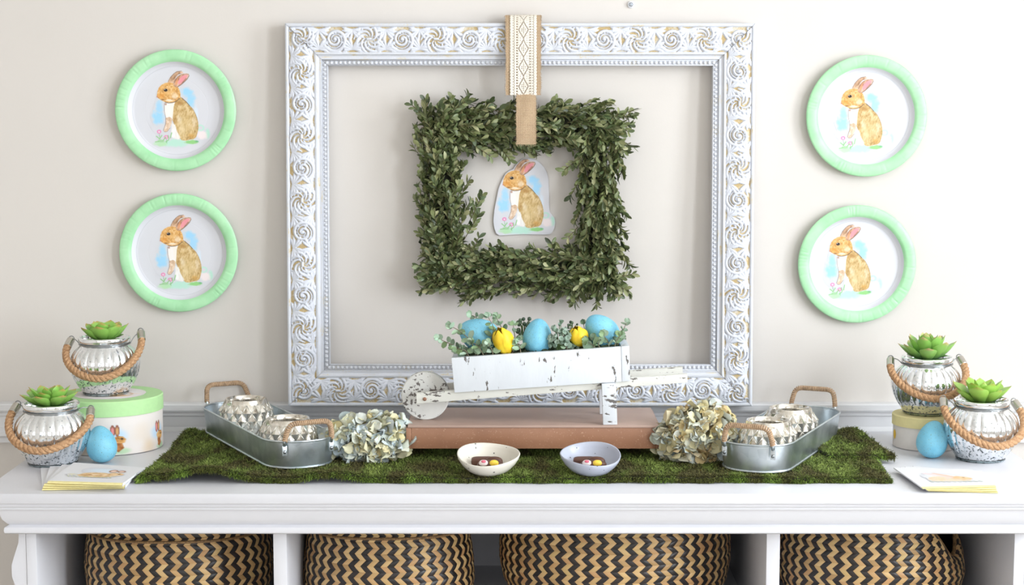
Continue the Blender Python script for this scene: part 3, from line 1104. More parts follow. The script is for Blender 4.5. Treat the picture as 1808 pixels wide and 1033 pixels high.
def leaf_shape(w=.46, fold=.18, curl=.25, n=4, twist=0.0):
    """leaf of length 1 along +Y, normal +Z, 3 rows across"""
    V, Fc = [], []
    for i in range(n + 1):
        t = i / n
        hw = w * .5 * (math.sin(PI * min(1, t ** 1.35 * .86 + .06)) ** .75) * (1 if t < 1 else .8)
        z = curl * (t * t - t * .2)
        for s in (-1, 0, 1):
            V.append((s * hw, t, z + fold * hw * 2 * abs(s) + twist * s * hw * t))
    for i in range(n):
        for s in range(2):
            a = i * 3 + s
            Fc.append((a, a + 1, a + 4, a + 3))
    return np.array(V), Fc


LEAVES = [leaf_shape(.46, .20, -.25), leaf_shape(.52, .12, .22), leaf_shape(.42, .32, -.10, twist=.6), leaf_shape(.50, .24, -.45, twist=-.5)]
leaf_me = [MB().add(v, f).mesh('leaf', M['box_leaf'], 180) for v, f in LEAVES]
wr = thing('boxwood_wreath', 'square wreath of dried green boxwood sprigs hung inside the big frame', 'wreath', (P(922, 350, y=-.03).x, 0, P(922, 350, y=-.03).z))
WO = Vector(wr.location)
wp = lambda u, v, y=-.034: P(u, v, y=y) - WO
# limbs clockwise: start, end, half width (m)
LIMBS = [((786, 512), (776, 190), .040), ((738, 224), (1098, 222), .041), ((1052, 190), (1060, 512), .044), ((1104, 480), (752, 478), .041)]
leaf_list = []
tw = MB()
for li, (a, b, hw) in enumerate(LIMBS):
    A0, B0 = wp(*a), wp(*b)
    ax = (B0 - A0)
    Ln = ax.length
    ax.normalize()
    side = Vector((0, -1, 0)).cross(ax).normalized()
    nt = int(Ln / .0024)
    for k in range(nt):
        f = (k + random.random()) / nt
        phi = random.uniform(-.15, PI + .15)
        rad = random.uniform(.35, 1.0) ** .7
        base = A0 + ax * (f * (Ln - .025)) + side * (math.cos(phi) * hw * .80 * rad) + Vector((0, -1, 0)) * (math.sin(phi) * .021 * rad)
        out = side * math.cos(phi) + Vector((0, -1, 0)) * math.sin(phi)
        d = (ax * 1.0 + out * random.uniform(-.05, .48) + Vector([random.uniform(-.15, .15) for _ in range(3)])).normalized()
        ln = random.uniform(.032, .052)
        bend = out * random.uniform(-.004, .012)
        pts = [base + d * ln * t + bend * t * t for t in (0, .33, .66, 1)]
        tw.tube(pts, [.0007, .0006, .0005, .0004], 4)
        npair = random.randint(6, 8)
        for q in range(npair):
            t = .12 + .88 * q / (npair - 1)
            pos = base + d * ln * t + bend * t * t
            roll = random.uniform(0, PI)
            u = d.orthogonal().normalized()
            w = d.cross(u)
            for sg in ((1, -1) if q < npair - 1 else (1, -1, 0)):
                lat = (u * math.cos(roll) + w * math.sin(roll)) * sg
                yd = (d * 1.0 + lat * random.uniform(.4, 1.0)).normalized()
                nz_ = (d * .6 - lat * .4 + out * random.uniform(.2, 1.2) + Vector([random.uniform(-.4, .4) for _ in range(3)]))
                s = random.uniform(.0115, .0185)
                pos2 = pos.copy()
                pos2.y = min(pos2.y, -.006)
                if abs(pos2.x + WO.x - P(929, 210, y=-.08).x) < .032 and pos2.z > .06:
                    pos2.y = max(pos2.y, -.062)
                leaf_list.append((frame_matrix(pos2, yd, nz_, s), random.randrange(4), -pos.y + random.uniform(0, .012), random.random()))
# a few loose sprigs that stick out past the edge
STRAY = [((748, 205), (728, 186)), ((760, 205), (752, 178)), ((800, 195), (826, 176)), ((1075, 205), (1108, 232)), ((1085, 210), (1092, 200)), ((885, 262), (900, 282)), ((835, 255), (866, 276)), ((915, 250), (938, 262)),
         ((832, 385), (850, 347)), ((826, 412), (846, 378)), ((770, 420), (742, 382)), ((768, 440), (742, 412)), ((790, 500), (752, 506)), ((845, 515), (832, 527)), ((1085, 492), (1116, 484)), ((1080, 500), (1102, 510)), ((1010, 515), (1008, 522)), ((1010, 290), (996, 300)), ((1012, 410), (1003, 420)), ((836, 440), (845, 420)), ((975, 440), (974, 430))]
for (a, b) in STRAY:
    y = random.uniform(-.055, -.03)
    A0, B0 = wp(*a, y=y), wp(*b, y=y - .006)
    d = (B0 - A0)
    ln = d.length
    d.normalize()
    A0 = A0 - d * .015
    ln += .015
    tw.tube([A0, A0 + d * ln], .0008, 4)
    npair = max(3, int(ln / .008))
    for q in range(npair):
        t = .25 + .75 * q / (npair - 1)
        for sg in (1, -1):
            lat = (Vector((0, -1, 0)).cross(d) * sg + Vector((0, random.uniform(-.6, .6), 0))).normalized()
            leaf_list.append((frame_matrix(A0 + d * ln * t, d + lat * random.uniform(.5, 1), Vector((random.uniform(-.5, .5), -1, random.uniform(-.5, .5))), random.uniform(.0115, .0165)), random.randrange(4), .2, random.random()))
leaf_list.sort(key=lambda x: -x[2])
pick = leaf_list[:150] + random.sample(leaf_list[150:900], 150)
ids = set(id(x) for x in pick)
for x in pick:
    link('leaf', leaf_me[x[1]], wr, x[0])
VV, FF, CC, n0 = [], [], [], 0
cols = np.array([lin(c) for c in LEAFCOLS])
for x in leaf_list:
    if id(x) in ids:
        continue
    v, f = LEAVES[x[1]]
    VV.append(mat_pts(x[0], v))
    FF += [tuple(i + n0 for i in q) for q in f]
    n0 += len(v)
    q = x[3] * (len(cols) - 1)
    c = cols[int(q)] * (1 - q % 1) + cols[min(int(q) + 1, len(cols) - 1)] * (q % 1)
    CC.append(np.repeat(c[None], len(v), 0))
mb = MB()
mb.v, mb.f, mb.mi, mb.n = VV, FF, [0] * len(FF), n0
o = mb.build('leaves', M['box_leaf_mass'], wr, 180, attr=np.concatenate(CC))
o['kind'] = 'stuff'
o = tw.build('twigs', M['twig'], wr)
o['kind'] = 'stuff'
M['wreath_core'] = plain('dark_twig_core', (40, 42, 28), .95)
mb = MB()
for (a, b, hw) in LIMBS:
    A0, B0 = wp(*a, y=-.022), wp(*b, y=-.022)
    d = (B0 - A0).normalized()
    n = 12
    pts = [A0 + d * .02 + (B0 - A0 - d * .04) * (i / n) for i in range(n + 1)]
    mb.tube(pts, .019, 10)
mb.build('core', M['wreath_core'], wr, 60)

# ================================================================== moss mat
MX0, MX1, MY0, MY1 = -0.622, 0.628, -0.492, -0.085


def moss_lift(x, y):
    """how far the mat is lifted off the cabinet top"""
    x, y = np.asarray(x, float), np.asarray(y, float)
    z = np.zeros(np.broadcast(x, y).shape)
    fr = np.exp(-np.clip(y - MY0, 0, 1) / .045)
    for (xc, w, a) in ((-.505, .062, .021), (-.595, .02, .005), (-.300, .050, .0125), (-.155, .04, .004), (.02, .05, .003), (.22, .06, .004), (.36, .05, .003)):
        z = z + a * np.exp(-((x - xc) / w) ** 2) * fr
    z = z + .022 * np.exp(-((x + .645) / .045) ** 2 - ((y + .10) / .10) ** 2)
    z = z + .012 * np.exp(-((x - .645) / .04) ** 2 - ((y + .14) / .10) ** 2)
    return z


def moss_top(x, y):
    return .0075 + moss_lift(x, y) + .0020 * (fbm(np.asarray(x) * 55, np.asarray(y) * 55) - .5)


def moss_colour(x, y, n, rs):
    g = fbm(x * 42 + 3, y * 15, 4)
    k = np.clip((g - .32) * 2.6, 0, 1) * .75 + .25 * rs.random(n)
    ramp = np.array([lin(c) for c in ((76, 70, 38), (92, 90, 46), (94, 106, 46), (110, 128, 56), (144, 160, 82))])
    q = np.clip(k, 0, .999) * (len(ramp) - 1)
    i = q.astype(int)
    f = (q - i)[:, None]
    c = ramp[i] * (1 - f) + ramp[np.minimum(i + 1, len(ramp) - 1)] * f
    return c * (0.55 + .9 * rs.random(n))[:, None]


M['moss_base'] = plain('moss_backing', (44, 42, 24), .95, var=.3, vscale=60)
M['moss_fibre'] = attr_mat('moss_fibres', .85)


def edge_wob(t, s):
    return .010 * (fbm(t * 22 + s, t * 0 + s) - .5) + .004 * (fbm(t * 90 + s, t * 0 + 3) - .5)


def moss_piece(name, label, x0, x1, y0, y1, zoff, nfib, seed, skew=0.0):
    rs = np.random.default_rng(seed)
    root = thing(name, label, 'moss mat', ((x0 + x1) / 2, (y0 + y1) / 2, T))
    O = np.array(root.location)
    nx, ny = max(8, int((x1 - x0) / .008)), max(6, int((y1 - y0) / .010))

    def place(s, t):
        """unit square -> mat plan"""
        x = x0 + (x1 - x0) * s + skew * t
        y = y0 + (y1 - y0) * t
        x = x + (edge_wob(y, seed) * (1 - s) + edge_wob(y, seed + 9) * s)
        y = y + (edge_wob(x, seed + 4) * (1 - t) + edge_wob(x, seed + 7) * t)
        return x, y

    S, Tt = np.meshgrid(np.linspace(0, 1, nx), np.linspace(0, 1, ny), indexing='ij')
    X, Y = place(S, Tt)
    Zt = moss_top(X, Y) + zoff
    Zb = np.maximum(moss_lift(X, Y) + zoff + .0008, .0008)
    top = np.stack([X, Y, Zt + T], -1) - O
    bot = np.stack([X, Y, Zb + T], -1) - O
    mb = MB()
    mb.grid(top)
    mb.grid(bot, flip=True)
    for a, b in ((top[0], bot[0]), (bot[-1], top[-1]), (bot[:, 0], top[:, 0]), (top[:, -1], bot[:, -1])):
        mb.grid(np.array([a, b]))
    mb.build('backing', M['moss_base'], root, 60)
    # short curled fibres
    s, t = rs.random(nfib), rs.random(nfib)
    ne = nfib // 5                                       # a denser fringe along the edges
    k = rs.integers(0, 8, ne)
    s[:ne] = np.where(k == 0, rs.random(ne) ** 3 * .01, np.where(k == 1, 1 - rs.random(ne) ** 3 * .01, s[:ne]))
    t[:ne] = np.where(k > 2, rs.random(ne) ** 2 * .03, np.where(k == 2, 1 - rs.random(ne) ** 2 * .03, t[:ne]))
    x, y = place(s, t)
    edge = (t < .012) | (s < .004) | (s > .996)
    z = moss_top(x, y) + zoff - np.where(edge, rs.random(nfib) * .008, 0)
    z = np.maximum(z, .001)
    ang = rs.random(nfib) * 2 * PI
    # over the front fringe the fibres point outwards
    ang = np.where(t < .012, -PI / 2 + rs.normal(0, .8, nfib), ang)
    el = np.abs(rs.normal(.35, .35, nfib))
    el = np.where(edge, rs.normal(-.25, .5, nfib), el)
    ln = rs.uniform(.004, .009, nfib)
    w = rs.uniform(.0005, .0010, nfib)
    d = np.stack([np.cos(ang) * np.cos(el), np.sin(ang) * np.cos(el), np.sin(el)], 1)
    sd = np.stack([-np.sin(ang), np.cos(ang), rs.normal(0, .6, nfib)], 1)
    p0 = np.stack([x, y, z + T], 1) - O
    p1 = p0 + d * (ln * .55)[:, None] + np.stack([np.zeros(nfib), np.zeros(nfib), rs.uniform(0, .0012, nfib)], 1)
    p2 = p0 + d * ln[:, None]
    p2[:, 2] = np.maximum(p2[:, 2], .0006)
    p1[:, 2] = np.maximum(p1[:, 2], .0006)
    V = np.stack([p0 - sd * w[:, None] * .5, p0 + sd * w[:, None] * .5, p1 + sd * w[:, None] * .6, p1 - sd * w[:, None] * .6, p2], 1).reshape(-1, 3)
    b = np.arange(nfib) * 5
    me = bpy.data.meshes.new('moss_fibres')
    quads = np.stack([b, b + 1, b + 2, b + 3], 1)
    tris = np.stack([b + 3, b + 2, b + 4], 1)
    me.vertices.add(len(V))
    me.vertices.foreach_set('co', V.ravel())
    loops = np.concatenate([quads.ravel(), tris.ravel()])
    me.loops.add(len(loops))
    me.loops.foreach_set('vertex_index', loops.astype(np.int32))
    me.polygons.add(2 * nfib)
    st = np.concatenate([np.arange(nfib) * 4, nfib * 4 + np.arange(nfib) * 3]).astype(np.int32)
    me.polygons.foreach_set('loop_start', st)
    me.update(calc_edges=True)
    me.validate()
    c = moss_colour(x, y, nfib, rs)
    c = np.where(edge[:, None], c * np.array([1.08, 1.25, .9]), c)
    cc = np.ones((nfib * 5, 4))
    cc[:, :3] = np.repeat(c, 5, 0)
    ca = me.color_attributes.new('Col', 'FLOAT_COLOR', 'POINT')
    ca.data.foreach_set('color', cc.ravel())
    me.materials.append(M['moss_fibre'])
    o = link('moss_fibres', me, root)
    o['kind'] = 'stuff'
    return root


moss_piece('moss_mat', 'long mat of green preserved moss with curling front edge on the cabinet top', MX0, MX1, MY0, MY1, 0.0, 190000, 5, skew=.012)
moss_piece('moss_mat', 'small torn moss piece lying over the right end of the long moss mat', .555, .668, -.335, -.135, .0078, 9000, 6, skew=-.03)

# ================================================================== trays
gz = NT('galvanised_steel')
vo = gz.n('ShaderNodeTexVoronoi', i_Scale=70.0)
gz.l(gz.coord(), vo.inputs['Vector'])
vf = gz.n('ShaderNodeSeparateColor')
gz.l(vo.outputs['Color'], vf.inputs[0])
gz.set(Base_Color=gz.mix(.65, gz.ramp(vf.outputs[0], [(0, L4((192, 200, 206))), (1, L4((228, 234, 238)))]), gz.ramp(gz.noise(gz.coord(), 22, 4), [(.35, L4((178, 190, 196))), (.7, L4((226, 232, 236)))])), Metallic=.92)
gz.set(Roughness=gz.ramp(gz.noise(gz.coord(), 18, 3), [(.3, (.26, .26, .26, 1)), (.7, (.42, .42, .42, 1))]))
M['galv'] = gz.m
M['jute'] = plain('jute_cord', (184, 154, 124), .9, var=.22, vscale=150, bump=.5, bscale=900, bdist=.0005)
M['rivet'] = plain('dull_rivet', (150, 156, 160), .35, 1.0)


def rounded_outline(a, b, r, n=12):
    """closed outline, half sizes a (X) and b (Y), corner radius r"""
    pts = []
    for (cx, cy, a0) in ((a - r, b - r, 0), (-(a - r), b - r, 90), (-(a - r), -(b - r), 180), (a - r, -(b - r), 270)):
        for k in range(n + 1):
            t = math.radians(a0 + 90 * k / n)
            pts.append((cx + r * math.cos(t), cy + r * math.sin(t)))
    return pts


def coil(path, core, wire, pitch):
    """a cord wound tightly round a bar that follows path"""
    path = [Vector(p) for p in path]
    s = [0.0]
    for a, b in zip(path[:-1], path[1:]):
        s.append(s[-1] + (b - a).length)
    total = s[-1]
    n = int(total / pitch * 10)
    # parallel frame
    tan = [((path[min(i + 1, len(path) - 1)] - path[max(i - 1, 0)]).normalized()) for i in range(len(path))]
    nr = [tan[0].orthogonal().normalized()]
    for i in range(1, len(path)):
        q = nr[-1] - tan[i] * nr[-1].dot(tan[i])
        nr.append(q.normalized())
    pts = []
    j = 0
    for k in range(n + 1):
        d = total * k / n
        while j < len(s) - 2 and s[j + 1] < d:
            j += 1
        f = (d - s[j]) / max(1e-9, s[j + 1] - s[j])
        c = path[j].lerp(path[j + 1], f)
        t = tan[j].lerp(tan[j + 1], f).normalized()
        u = nr[j].lerp(nr[j + 1], f)
        u = (u - t * u.dot(t)).normalized()
        w = t.cross(u)
        a = 2 * PI * d / pitch
        pts.append(c + (u * math.cos(a) + w * math.sin(a)) * core)
    return pts


def fillet(pts, r, n=6):
    """round the corners of a polyline"""
    pts = [Vector(p) for p in pts]
    out = [pts[0]]
    for i in range(1, len(pts) - 1):
        a, b, c = pts[i - 1], pts[i], pts[i + 1]
        d1, d2 = (a - b), (c - b)
        q = min(r, d1.length * .45, d2.length * .45)
        p1, p2 = b + d1.normalized() * q, b + d2.normalized() * q
        for k in range(n + 1):
            t = k / n
            out.append(p1 * (1 - t) ** 2 + b * 2 * t * (1 - t) + p2 * t * t)
    out.append(pts[-1])
    return out


def make_tray(label, loc, ang, hl, hb):
    r = thing('metal_tray', label, 'tray', loc, (0, 0, ang), 'galvanised trays')
    ht = .048
    R = hb * .92
    bo, to = rounded_outline(hl - .006, hb - .005, R - .005), rounded_outline(hl, hb, R)
    ring = lambda o, z: [(x, y, z) for x, y in o]
    bi, ti = rounded_outline(hl - .0072, hb - .0062, R - .0062), rounded_outline(hl - .0012, hb - .0012, R - .0012)
    A = np.array([ring(bo, .0006), ring(to, ht), ring(ti, ht), ring(bi, .0022)])
    mb = MB()
    mb.grid(A, close_v=True, flip=True)
    nb = len(bo)
    mb.add([(x, y, .0022) for x, y in bi], [tuple(range(nb))])
    mb.add([(x, y, .0006) for x, y in bo], [tuple(range(nb))[::-1]])
    mb.build('pan', M['galv'], r, 40)
    MB().tube(ring(to, ht), .0018, 8, closed=True).build('rim', M['galv'], r, 180)
    MB().tube([(x * 1.004, y * 1.01, .0022) for x, y in bo], .0019, 8, closed=True).build('base_bead', M['galv'], r, 180)
    for s in (-1, 1):
        hw = hb * .66
        xe = s * (hl - .016)
        foot = []
        for q in (-1, 1):
            foot.append(Vector((xe + s * .0105, q * hw, ht - .010)))
        up = ht + .033
        lean = s * (.010 if s > 0 else .020) if label.find('left') >= 0 else s * .010
        hp = [foot[0] + Vector((s * .001, 0, .004)), foot[0] + Vector((s * .004, 0, .016)), Vector((xe + s * .012 + lean, -hw * .86, up)), Vector((xe + s * .012 + lean, hw * .86, up)), foot[1] + Vector((s * .004, 0, .016)), foot[1] + Vector((s * .001, 0, .004))]
        hp = fillet(hp, .014)
        h = MB().tube(hp, .0030, 8).build('handle', M['galv'], r, 180)
        MB().tube(coil(hp[2:-2], .0033, .0016, .0034), .0018, 5).build('jute_wrap', M['jute'], h, 180)
        for f in foot:
            tabm = MB().box(f + Vector((s * .0012, 0, -.004)), (.0022, .0085, .017), ch=.0009)
            tb = tabm.build('handle_tab', M['galv'], r, 40)
            MB().sphere(f + Vector((s * .0026, 0, -.006)), .0032, 10, 6, (.6, 1, 1)).build('rivet', M['rivet'], tb, 180)
    return r


TRAY_Z = .0100
TL_C, TL_A = Vector((-.4436, -.2290, T + TRAY_Z)), math.atan2(-.889, .458)
TR_C, TR_A = Vector((.481, -.272, T + TRAY_Z)), math.atan2(.907, .422)
make_tray('galvanised oval tray with jute handles, left of the brown box', TL_C, TL_A, .220, .0635)
make_tray('galvanised oval tray with jute handles, right of the brown box', TR_C, TR_A, .208, .0635)

# ------------------------------------------------------------------ faceted mercury glass votives
mg = NT('mercury_glass_champagne')
co = mg.coord()
f1 = mg.noise(co, 85, 4, .6)
f2 = mg.noise(co, 45, 3)
base = mg.ramp(f1, [(.33, L4((120, 110, 94))), (.41, L4((206, 199, 186))), (.60, L4((240, 237, 230)))])
mg.set(Base_Color=mg.mix(.3, base, mg.ramp(f2, [(.3, L4((196, 182, 158))), (.7, L4((246, 244, 240)))])), Metallic=.88)
mg.set(Roughness=mg.ramp(f1, [(.34, (.40, .40, .40, 1)), (.5, (.14, .14, .14, 1))]))
M['merc_warm'] = mg.m
M['merc_edge'] = plain('polished_silver_edge', (240, 238, 230), .22, .7)


def votive_mesh():
    """squat globe of raised diamonds, open at the top"""
    N, rows = 17, 4
    mb = MB()
    Rm, Hh = .0500, .070
    zz = lambda k: .004 + (Hh - .012) * k / (rows)

    def rad(z):
        t = (z - .030) / .042
        return Rm * math.sqrt(max(.05, 1 - min(1, t * t) * .62)) if z > .03 else Rm * (1 - .22 * ((.03 - z) / .03) ** 2)

    def pt(k, i, extra=0.0):
        z = zz(k)
        a = 2 * PI * (i + (k % 2) * .5) / N
        r = rad(z) + extra
        return (r * math.cos(a), r * math.sin(a), z)

    for k in range(0, rows - 1):
        for i in range(N):
            # rhombus: bottom (k,i), right, top (k+2,i), left
            if k % 2 == 0:
                l, rt = pt(k + 1, i - 1), pt(k + 1, i)
            else:
                l, rt = pt(k + 1, i), pt(k + 1, i + 1)
            b, t = pt(k, i), pt(k + 2, i)
            z = zz(k + 1)
            a = 2 * PI * (i + (k % 2) * .5) / N
            rr = rad(z) + .0034
            c = (rr * math.cos(a), rr * math.sin(a), z + .001)
            mb.add([b, rt, t, l, c], [(0, 1, 4), (1, 2, 4), (2, 3, 4), (3, 0, 4)])
    # bottom fringe and base
    for i in range(N):
        mb.add([pt(0, i), pt(0, i + 1), pt(1, i)], [(0, 1, 2)])
        mb.add([pt(rows, i), pt(rows, i + 1), pt(rows - 1, i if rows % 2 == 0 else i + 1)], [(0, 2, 1)])
    body = mb
    zt_ = zz(rows)
    rt_ = rad(zt_)
    lip = MB().lathe([(rt_, zt_ - .001), (rt_ * .97, zt_ + .004), (rt_ * .93, zt_ + .0072), (rt_ * .86, zt_ + .0074), (rt_ * .80, zt_ + .004), (rt_ * .80, zt_ - .004), (rt_ * .95, .02), (rt_ * .8, .008), (0, .008)], 45)
    base = MB().lathe([(0, 0), (.034, 0), (.037, .0012), (rad(.004), .0042)], 45)
    rid = MB()
    for k in range(0, rows):
        for i in range(N):
            nb = (i - 1, i) if k % 2 == 0 else (i, i + 1)
            for q in nb:
                rid.tube([pt(k, i, .0006), pt(k + 1, q, .0006)], .00075, 5)
    return body.mesh('diamond_body', M['merc_warm']), rid.mesh('raised_lattice', M['merc_edge'], 180), lip.mesh('lip', M['merc_warm'], 50), base.mesh('base', M['merc_warm'], 50)


vot = votive_mesh()
for (C, A, t, lab, rz) in ((TL_C, TL_A, -.112, 'diamond cut mercury glass votive at the back of the left tray', .1), (TL_C, TL_A, .118, 'diamond cut mercury glass votive at the front of the left tray', .3),
                           (TR_C, TR_A, .048, 'diamond cut mercury glass votive at the back of the right tray', .2), (TR_C, TR_A, -.092, 'diamond cut mercury glass votive at the front of the right tray', .5)):
    p = C + Vector((math.cos(A), math.sin(A), 0)) * t + Vector((0, 0, .0023))
    r = thing('votive_holder', lab, 'candle holder', p, (0, 0, rz), 'diamond cut votives in the trays')
    for nm, me in zip(('diamond_body', 'raised_lattice', 'lip', 'base'), vot):
        link(nm, me, r)

# ================================================================== jars with rope handles and succulents
mj = NT('mercury_glass_silver')
co = mj.coord()
sp = mj.n('ShaderNodeTexNoise', i_Scale=230.0, i_Detail=4.0, i_Roughness=.6)
mj.l(co, sp.inputs['Vector'])
sx = mj.n('ShaderNodeSeparateXYZ')
mj.l(co, sx.inputs[0])
hz = mj.n('ShaderNodeMapRange', i_1=.015, i_2=.075, i_3=.075, i_4=0.0)
mj.l(sx.outputs[2], hz.inputs[0])
th = mj.n('ShaderNodeMath', operation='SUBTRACT')
mj.l(sp.outputs['Fac'], th.inputs[0])
mj.l(hz.outputs[0], th.inputs[1])
mj.set(Base_Color=mj.ramp(th.outputs[0], [(.27, L4((84, 90, 92))), (.335, L4((140, 148, 150))), (.36, L4((234, 238, 241))), (.6, L4((246, 248, 250)))]), Metallic=.93, Coat_Weight=.6, Coat_Roughness=.05)
mj.set(Roughness=mj.ramp(th.outputs[0], [(.33, (.5, .5, .5, 1)), (.37, (.10, .10, .10, 1))]))
M['merc_cool'] = mj.m
gl = NT('clear_glass')
gl.set(Base_Color=(.80, .90, .90, 1), Roughness=.03, Transmission_Weight=1.0, IOR=1.45)
M['glass'] = gl.m
rp = NT('twisted_jute_rope')
co = rp.coord()
rp.set(Base_Color=rp.ramp(rp.noise(co, 240, 3), [(.3, L4((158, 116, 80))), (.7, L4((206, 166, 126)))]), Roughness=.9)
rp.bump(rp.noise(co, 1300, 2), .5, .0006)
M['rope'] = rp.m
M['ferrule'] = plain('brushed_ferrule', (196, 192, 184), .28, 1.0, var=.05, vscale=200)
M['wire'] = plain('galvanised_wire', (150, 152, 152), .35, 1.0)
M['soil'] = plain('dark_soil', (40, 40, 34), .95)

JAR_PROF = [(0, .0), (.034, .0), (.0385, .0012), (.0405, .004), (.0455, .0105), (.0515, .020), (.0570, .031), (.0610, .043), (.0630, .054), (.0622, .064), (.0588, .073), (.0535, .0805), (.0480, .0860), (.0452, .0890), (.0440, .0915), (.0442, .0935), (.0462, .0955), (.0470, .0985), (.0472, .1025), (.0460, .1045), (.0440, .1045), (.0428, .1020), (.0422, .0950), (.0415, .0900)]


def jar_meshes():
    def ribs(a, z):
        w = float(smoothstep(.008, .022, z) * smoothstep(.091, .080, z))
        return 1 + w * (.046 * abs(math.cos(a * 12)) ** .5 - .032)

    prof = []
    for (r0, z0), (r1, z1) in zip(JAR_PROF[:-1], JAR_PROF[1:]):
        prof.append((r0, z0))
        if z1 - z0 > .005:
            prof.append(((r0 + r1) / 2 + .0003, (z0 + z1) / 2))
    prof.append(JAR_PROF[-1])
    body = MB().lathe(prof, 208, ribs).mesh('glass_body', M['merc_cool'], 60)
    soil = MB().lathe([(0, .0915), (.030, .0925), (.0425, .0905)], 32).mesh('soil', M['soil'], 60)
    ft = MB().lathe([(.030, -.0), (.0395, .0002), (.0418, .0022), (.0418, .0052), (.0405, .0075), (.038, .006)], 64).mesh('thick_glass_base', M['glass'], 60)
    t = [(.0458 * math.cos(2 * PI * k / 60), .0458 * math.sin(2 * PI * k / 60), .0918) for k in range(60)]
    col = MB().tube(t, .0011, 6, closed=True).mesh('wire_collar', M['wire'], 180)
    return body, soil, ft, col


jar_parts = jar_meshes()


def rope_mesh(path, r, pitch):
    """three strands twisted along path"""
    path = [Vector(p) for p in path]
    mb = MB()
    for k in range(3):
        pts = []
        s = 0
        n = len(path)
        u = None
        for i in range(n):
            t = (path[min(i + 1, n - 1)] - path[max(i - 1, 0)]).normalized()
            u = t.orthogonal().normalized() if u is None else (u - t * u.dot(t)).normalized()
            w = t.cross(u)
            if i:
                s += (path[i] - path[i - 1]).length
            a = 2 * PI * (s / pitch + k / 3)
            pts.append(path[i] + (u * math.cos(a) + w * math.sin(a)) * r * .50)
        mb.tube(pts, r * .60, 9)
    return mb.mesh('rope_handle', M['rope'], 180)


def make_jar(label, loc, rz, sag, dl, dr, s=1.0):
    """sag: height of the rope's lowest point; dl, dr: extra height of its ends"""
    r = thing('mercury_glass_jar', label, 'jar', loc, (0, 0, rz), 'ribbed mercury glass jars')
    r.scale = (s, s, s)
    for nm, me in zip(('glass_body', 'soil', 'thick_glass_base', 'wire_collar'), jar_parts):
        link(nm, me, r)
    ends = []
    path = []
    n = 64
    zl_, zr_ = .070 + dl, .070 + dr
    for i in range(n + 1):
        f = i / n
        a = PI + PI * f                       # from -X round the front to +X
        R = .0665 + .0068 * math.sin(PI * f) ** .7
        ze = zl_ if f < .5 else zr_
        q = abs(math.cos(a))
        z = sag + (ze - sag) * (1 - math.sin(PI * f)) ** .9
        path.append(Vector((R * math.cos(a), R * math.sin(a), z)))
    link('rope_handle', rope_mesh(path, .0066, .026), r)
    for e, sg in ((path[0], -1), (path[-1], 1)):
        nx = path[1] if sg < 0 else path[-2]
        up = (e - nx).normalized()
        f0, f1 = e - up * .003, e + up * .0165
        fe = MB().tube([f0, f0 + up * .0005, f1 - up * .0005, f1], [.0068, .0074, .0074, .0066], 20)
        fe.build('ferrule', M['ferrule'], r, 40)
        # wire loop from the collar to the ferrule
        a0 = Vector((sg * .0462, 0, .0918))
        c = a0.lerp(f1, .5) + Vector((0, -.001, .009))
        pts = []
        for k in range(17):
            t = k / 16
            pts.append(a0 * (1 - t) ** 2 + c * 2 * t * (1 - t) * 1.0 + f1 * t * t)
        MB().tube(pts, .0009, 6).build('wire_loop', M['wire'], r, 180)
        ring = []
        cc = f1 + up * .0035
        for k in range(20):
            t = 2 * PI * k / 20
            ring.append(cc + Vector((math.cos(t) * .0048, 0, math.sin(t) * .0048)))
        MB().tube(ring, .0009, 6, closed=True).build('wire_ring', M['wire'], r, 180)
    return r


def succ_mat(name, body, edge, tip):
    s = NT(name)
    sp = s.n('ShaderNodeSeparateXYZ')
    s.l(s.coord('Generated'), sp.inputs[0])
    nz_ = s.noise(s.coord('Object'), 2.2)
    ad = s.n('ShaderNodeMath', operation='MULTIPLY_ADD', i_1=.35, i_2=-.17)
    s.l(nz_, ad.inputs[0])
    a2 = s.n('ShaderNodeMath', operation='ADD')
    s.l(sp.outputs[1], a2.inputs[0])
    s.l(ad.outputs[0], a2.inputs[1])
    s.set(Base_Color=s.ramp(a2.outputs[0], [(.0, L4(body)), (.62, L4(edge)), (.84, L4(edge)), (.99, L4(tip))]), Roughness=.42, Subsurface_Weight=.08, Subsurface_Radius=(.01, .02, .006))
    return s.m


def succ_leaf(w, th, curl):
    """plump pointed leaf of length 1 along +Y, upper side +Z"""
    n, m = 9, 8
    A = np.zeros((n + 1, m, 3))
    for i in range(n + 1):
        t = i / n
        hw = w * .5 * (.42 + .58 * math.sin(PI * min(1, (t * 1.0) ** 1.1 * .62 + .0))) * (1 - max(0, (t - .62) / .38) ** 2.2 * .985)
        h = th * (.7 + .5 * math.sin(PI * t)) * (1 - t ** 3 * .9)
        for j in range(m):
            a = 2 * PI * j / m
            x = hw * math.cos(a)
            z = h * .5 * math.sin(a) + .16 * w * (x / (w * .5)) ** 2
            A[i, j] = (x, t, z + curl * t * t)
    mb = MB().grid(A, close_v=True)
    mb.add(A[0], [tuple(range(m))])
    mb.add(A[-1], [tuple(range(m))[::-1]])
    return mb


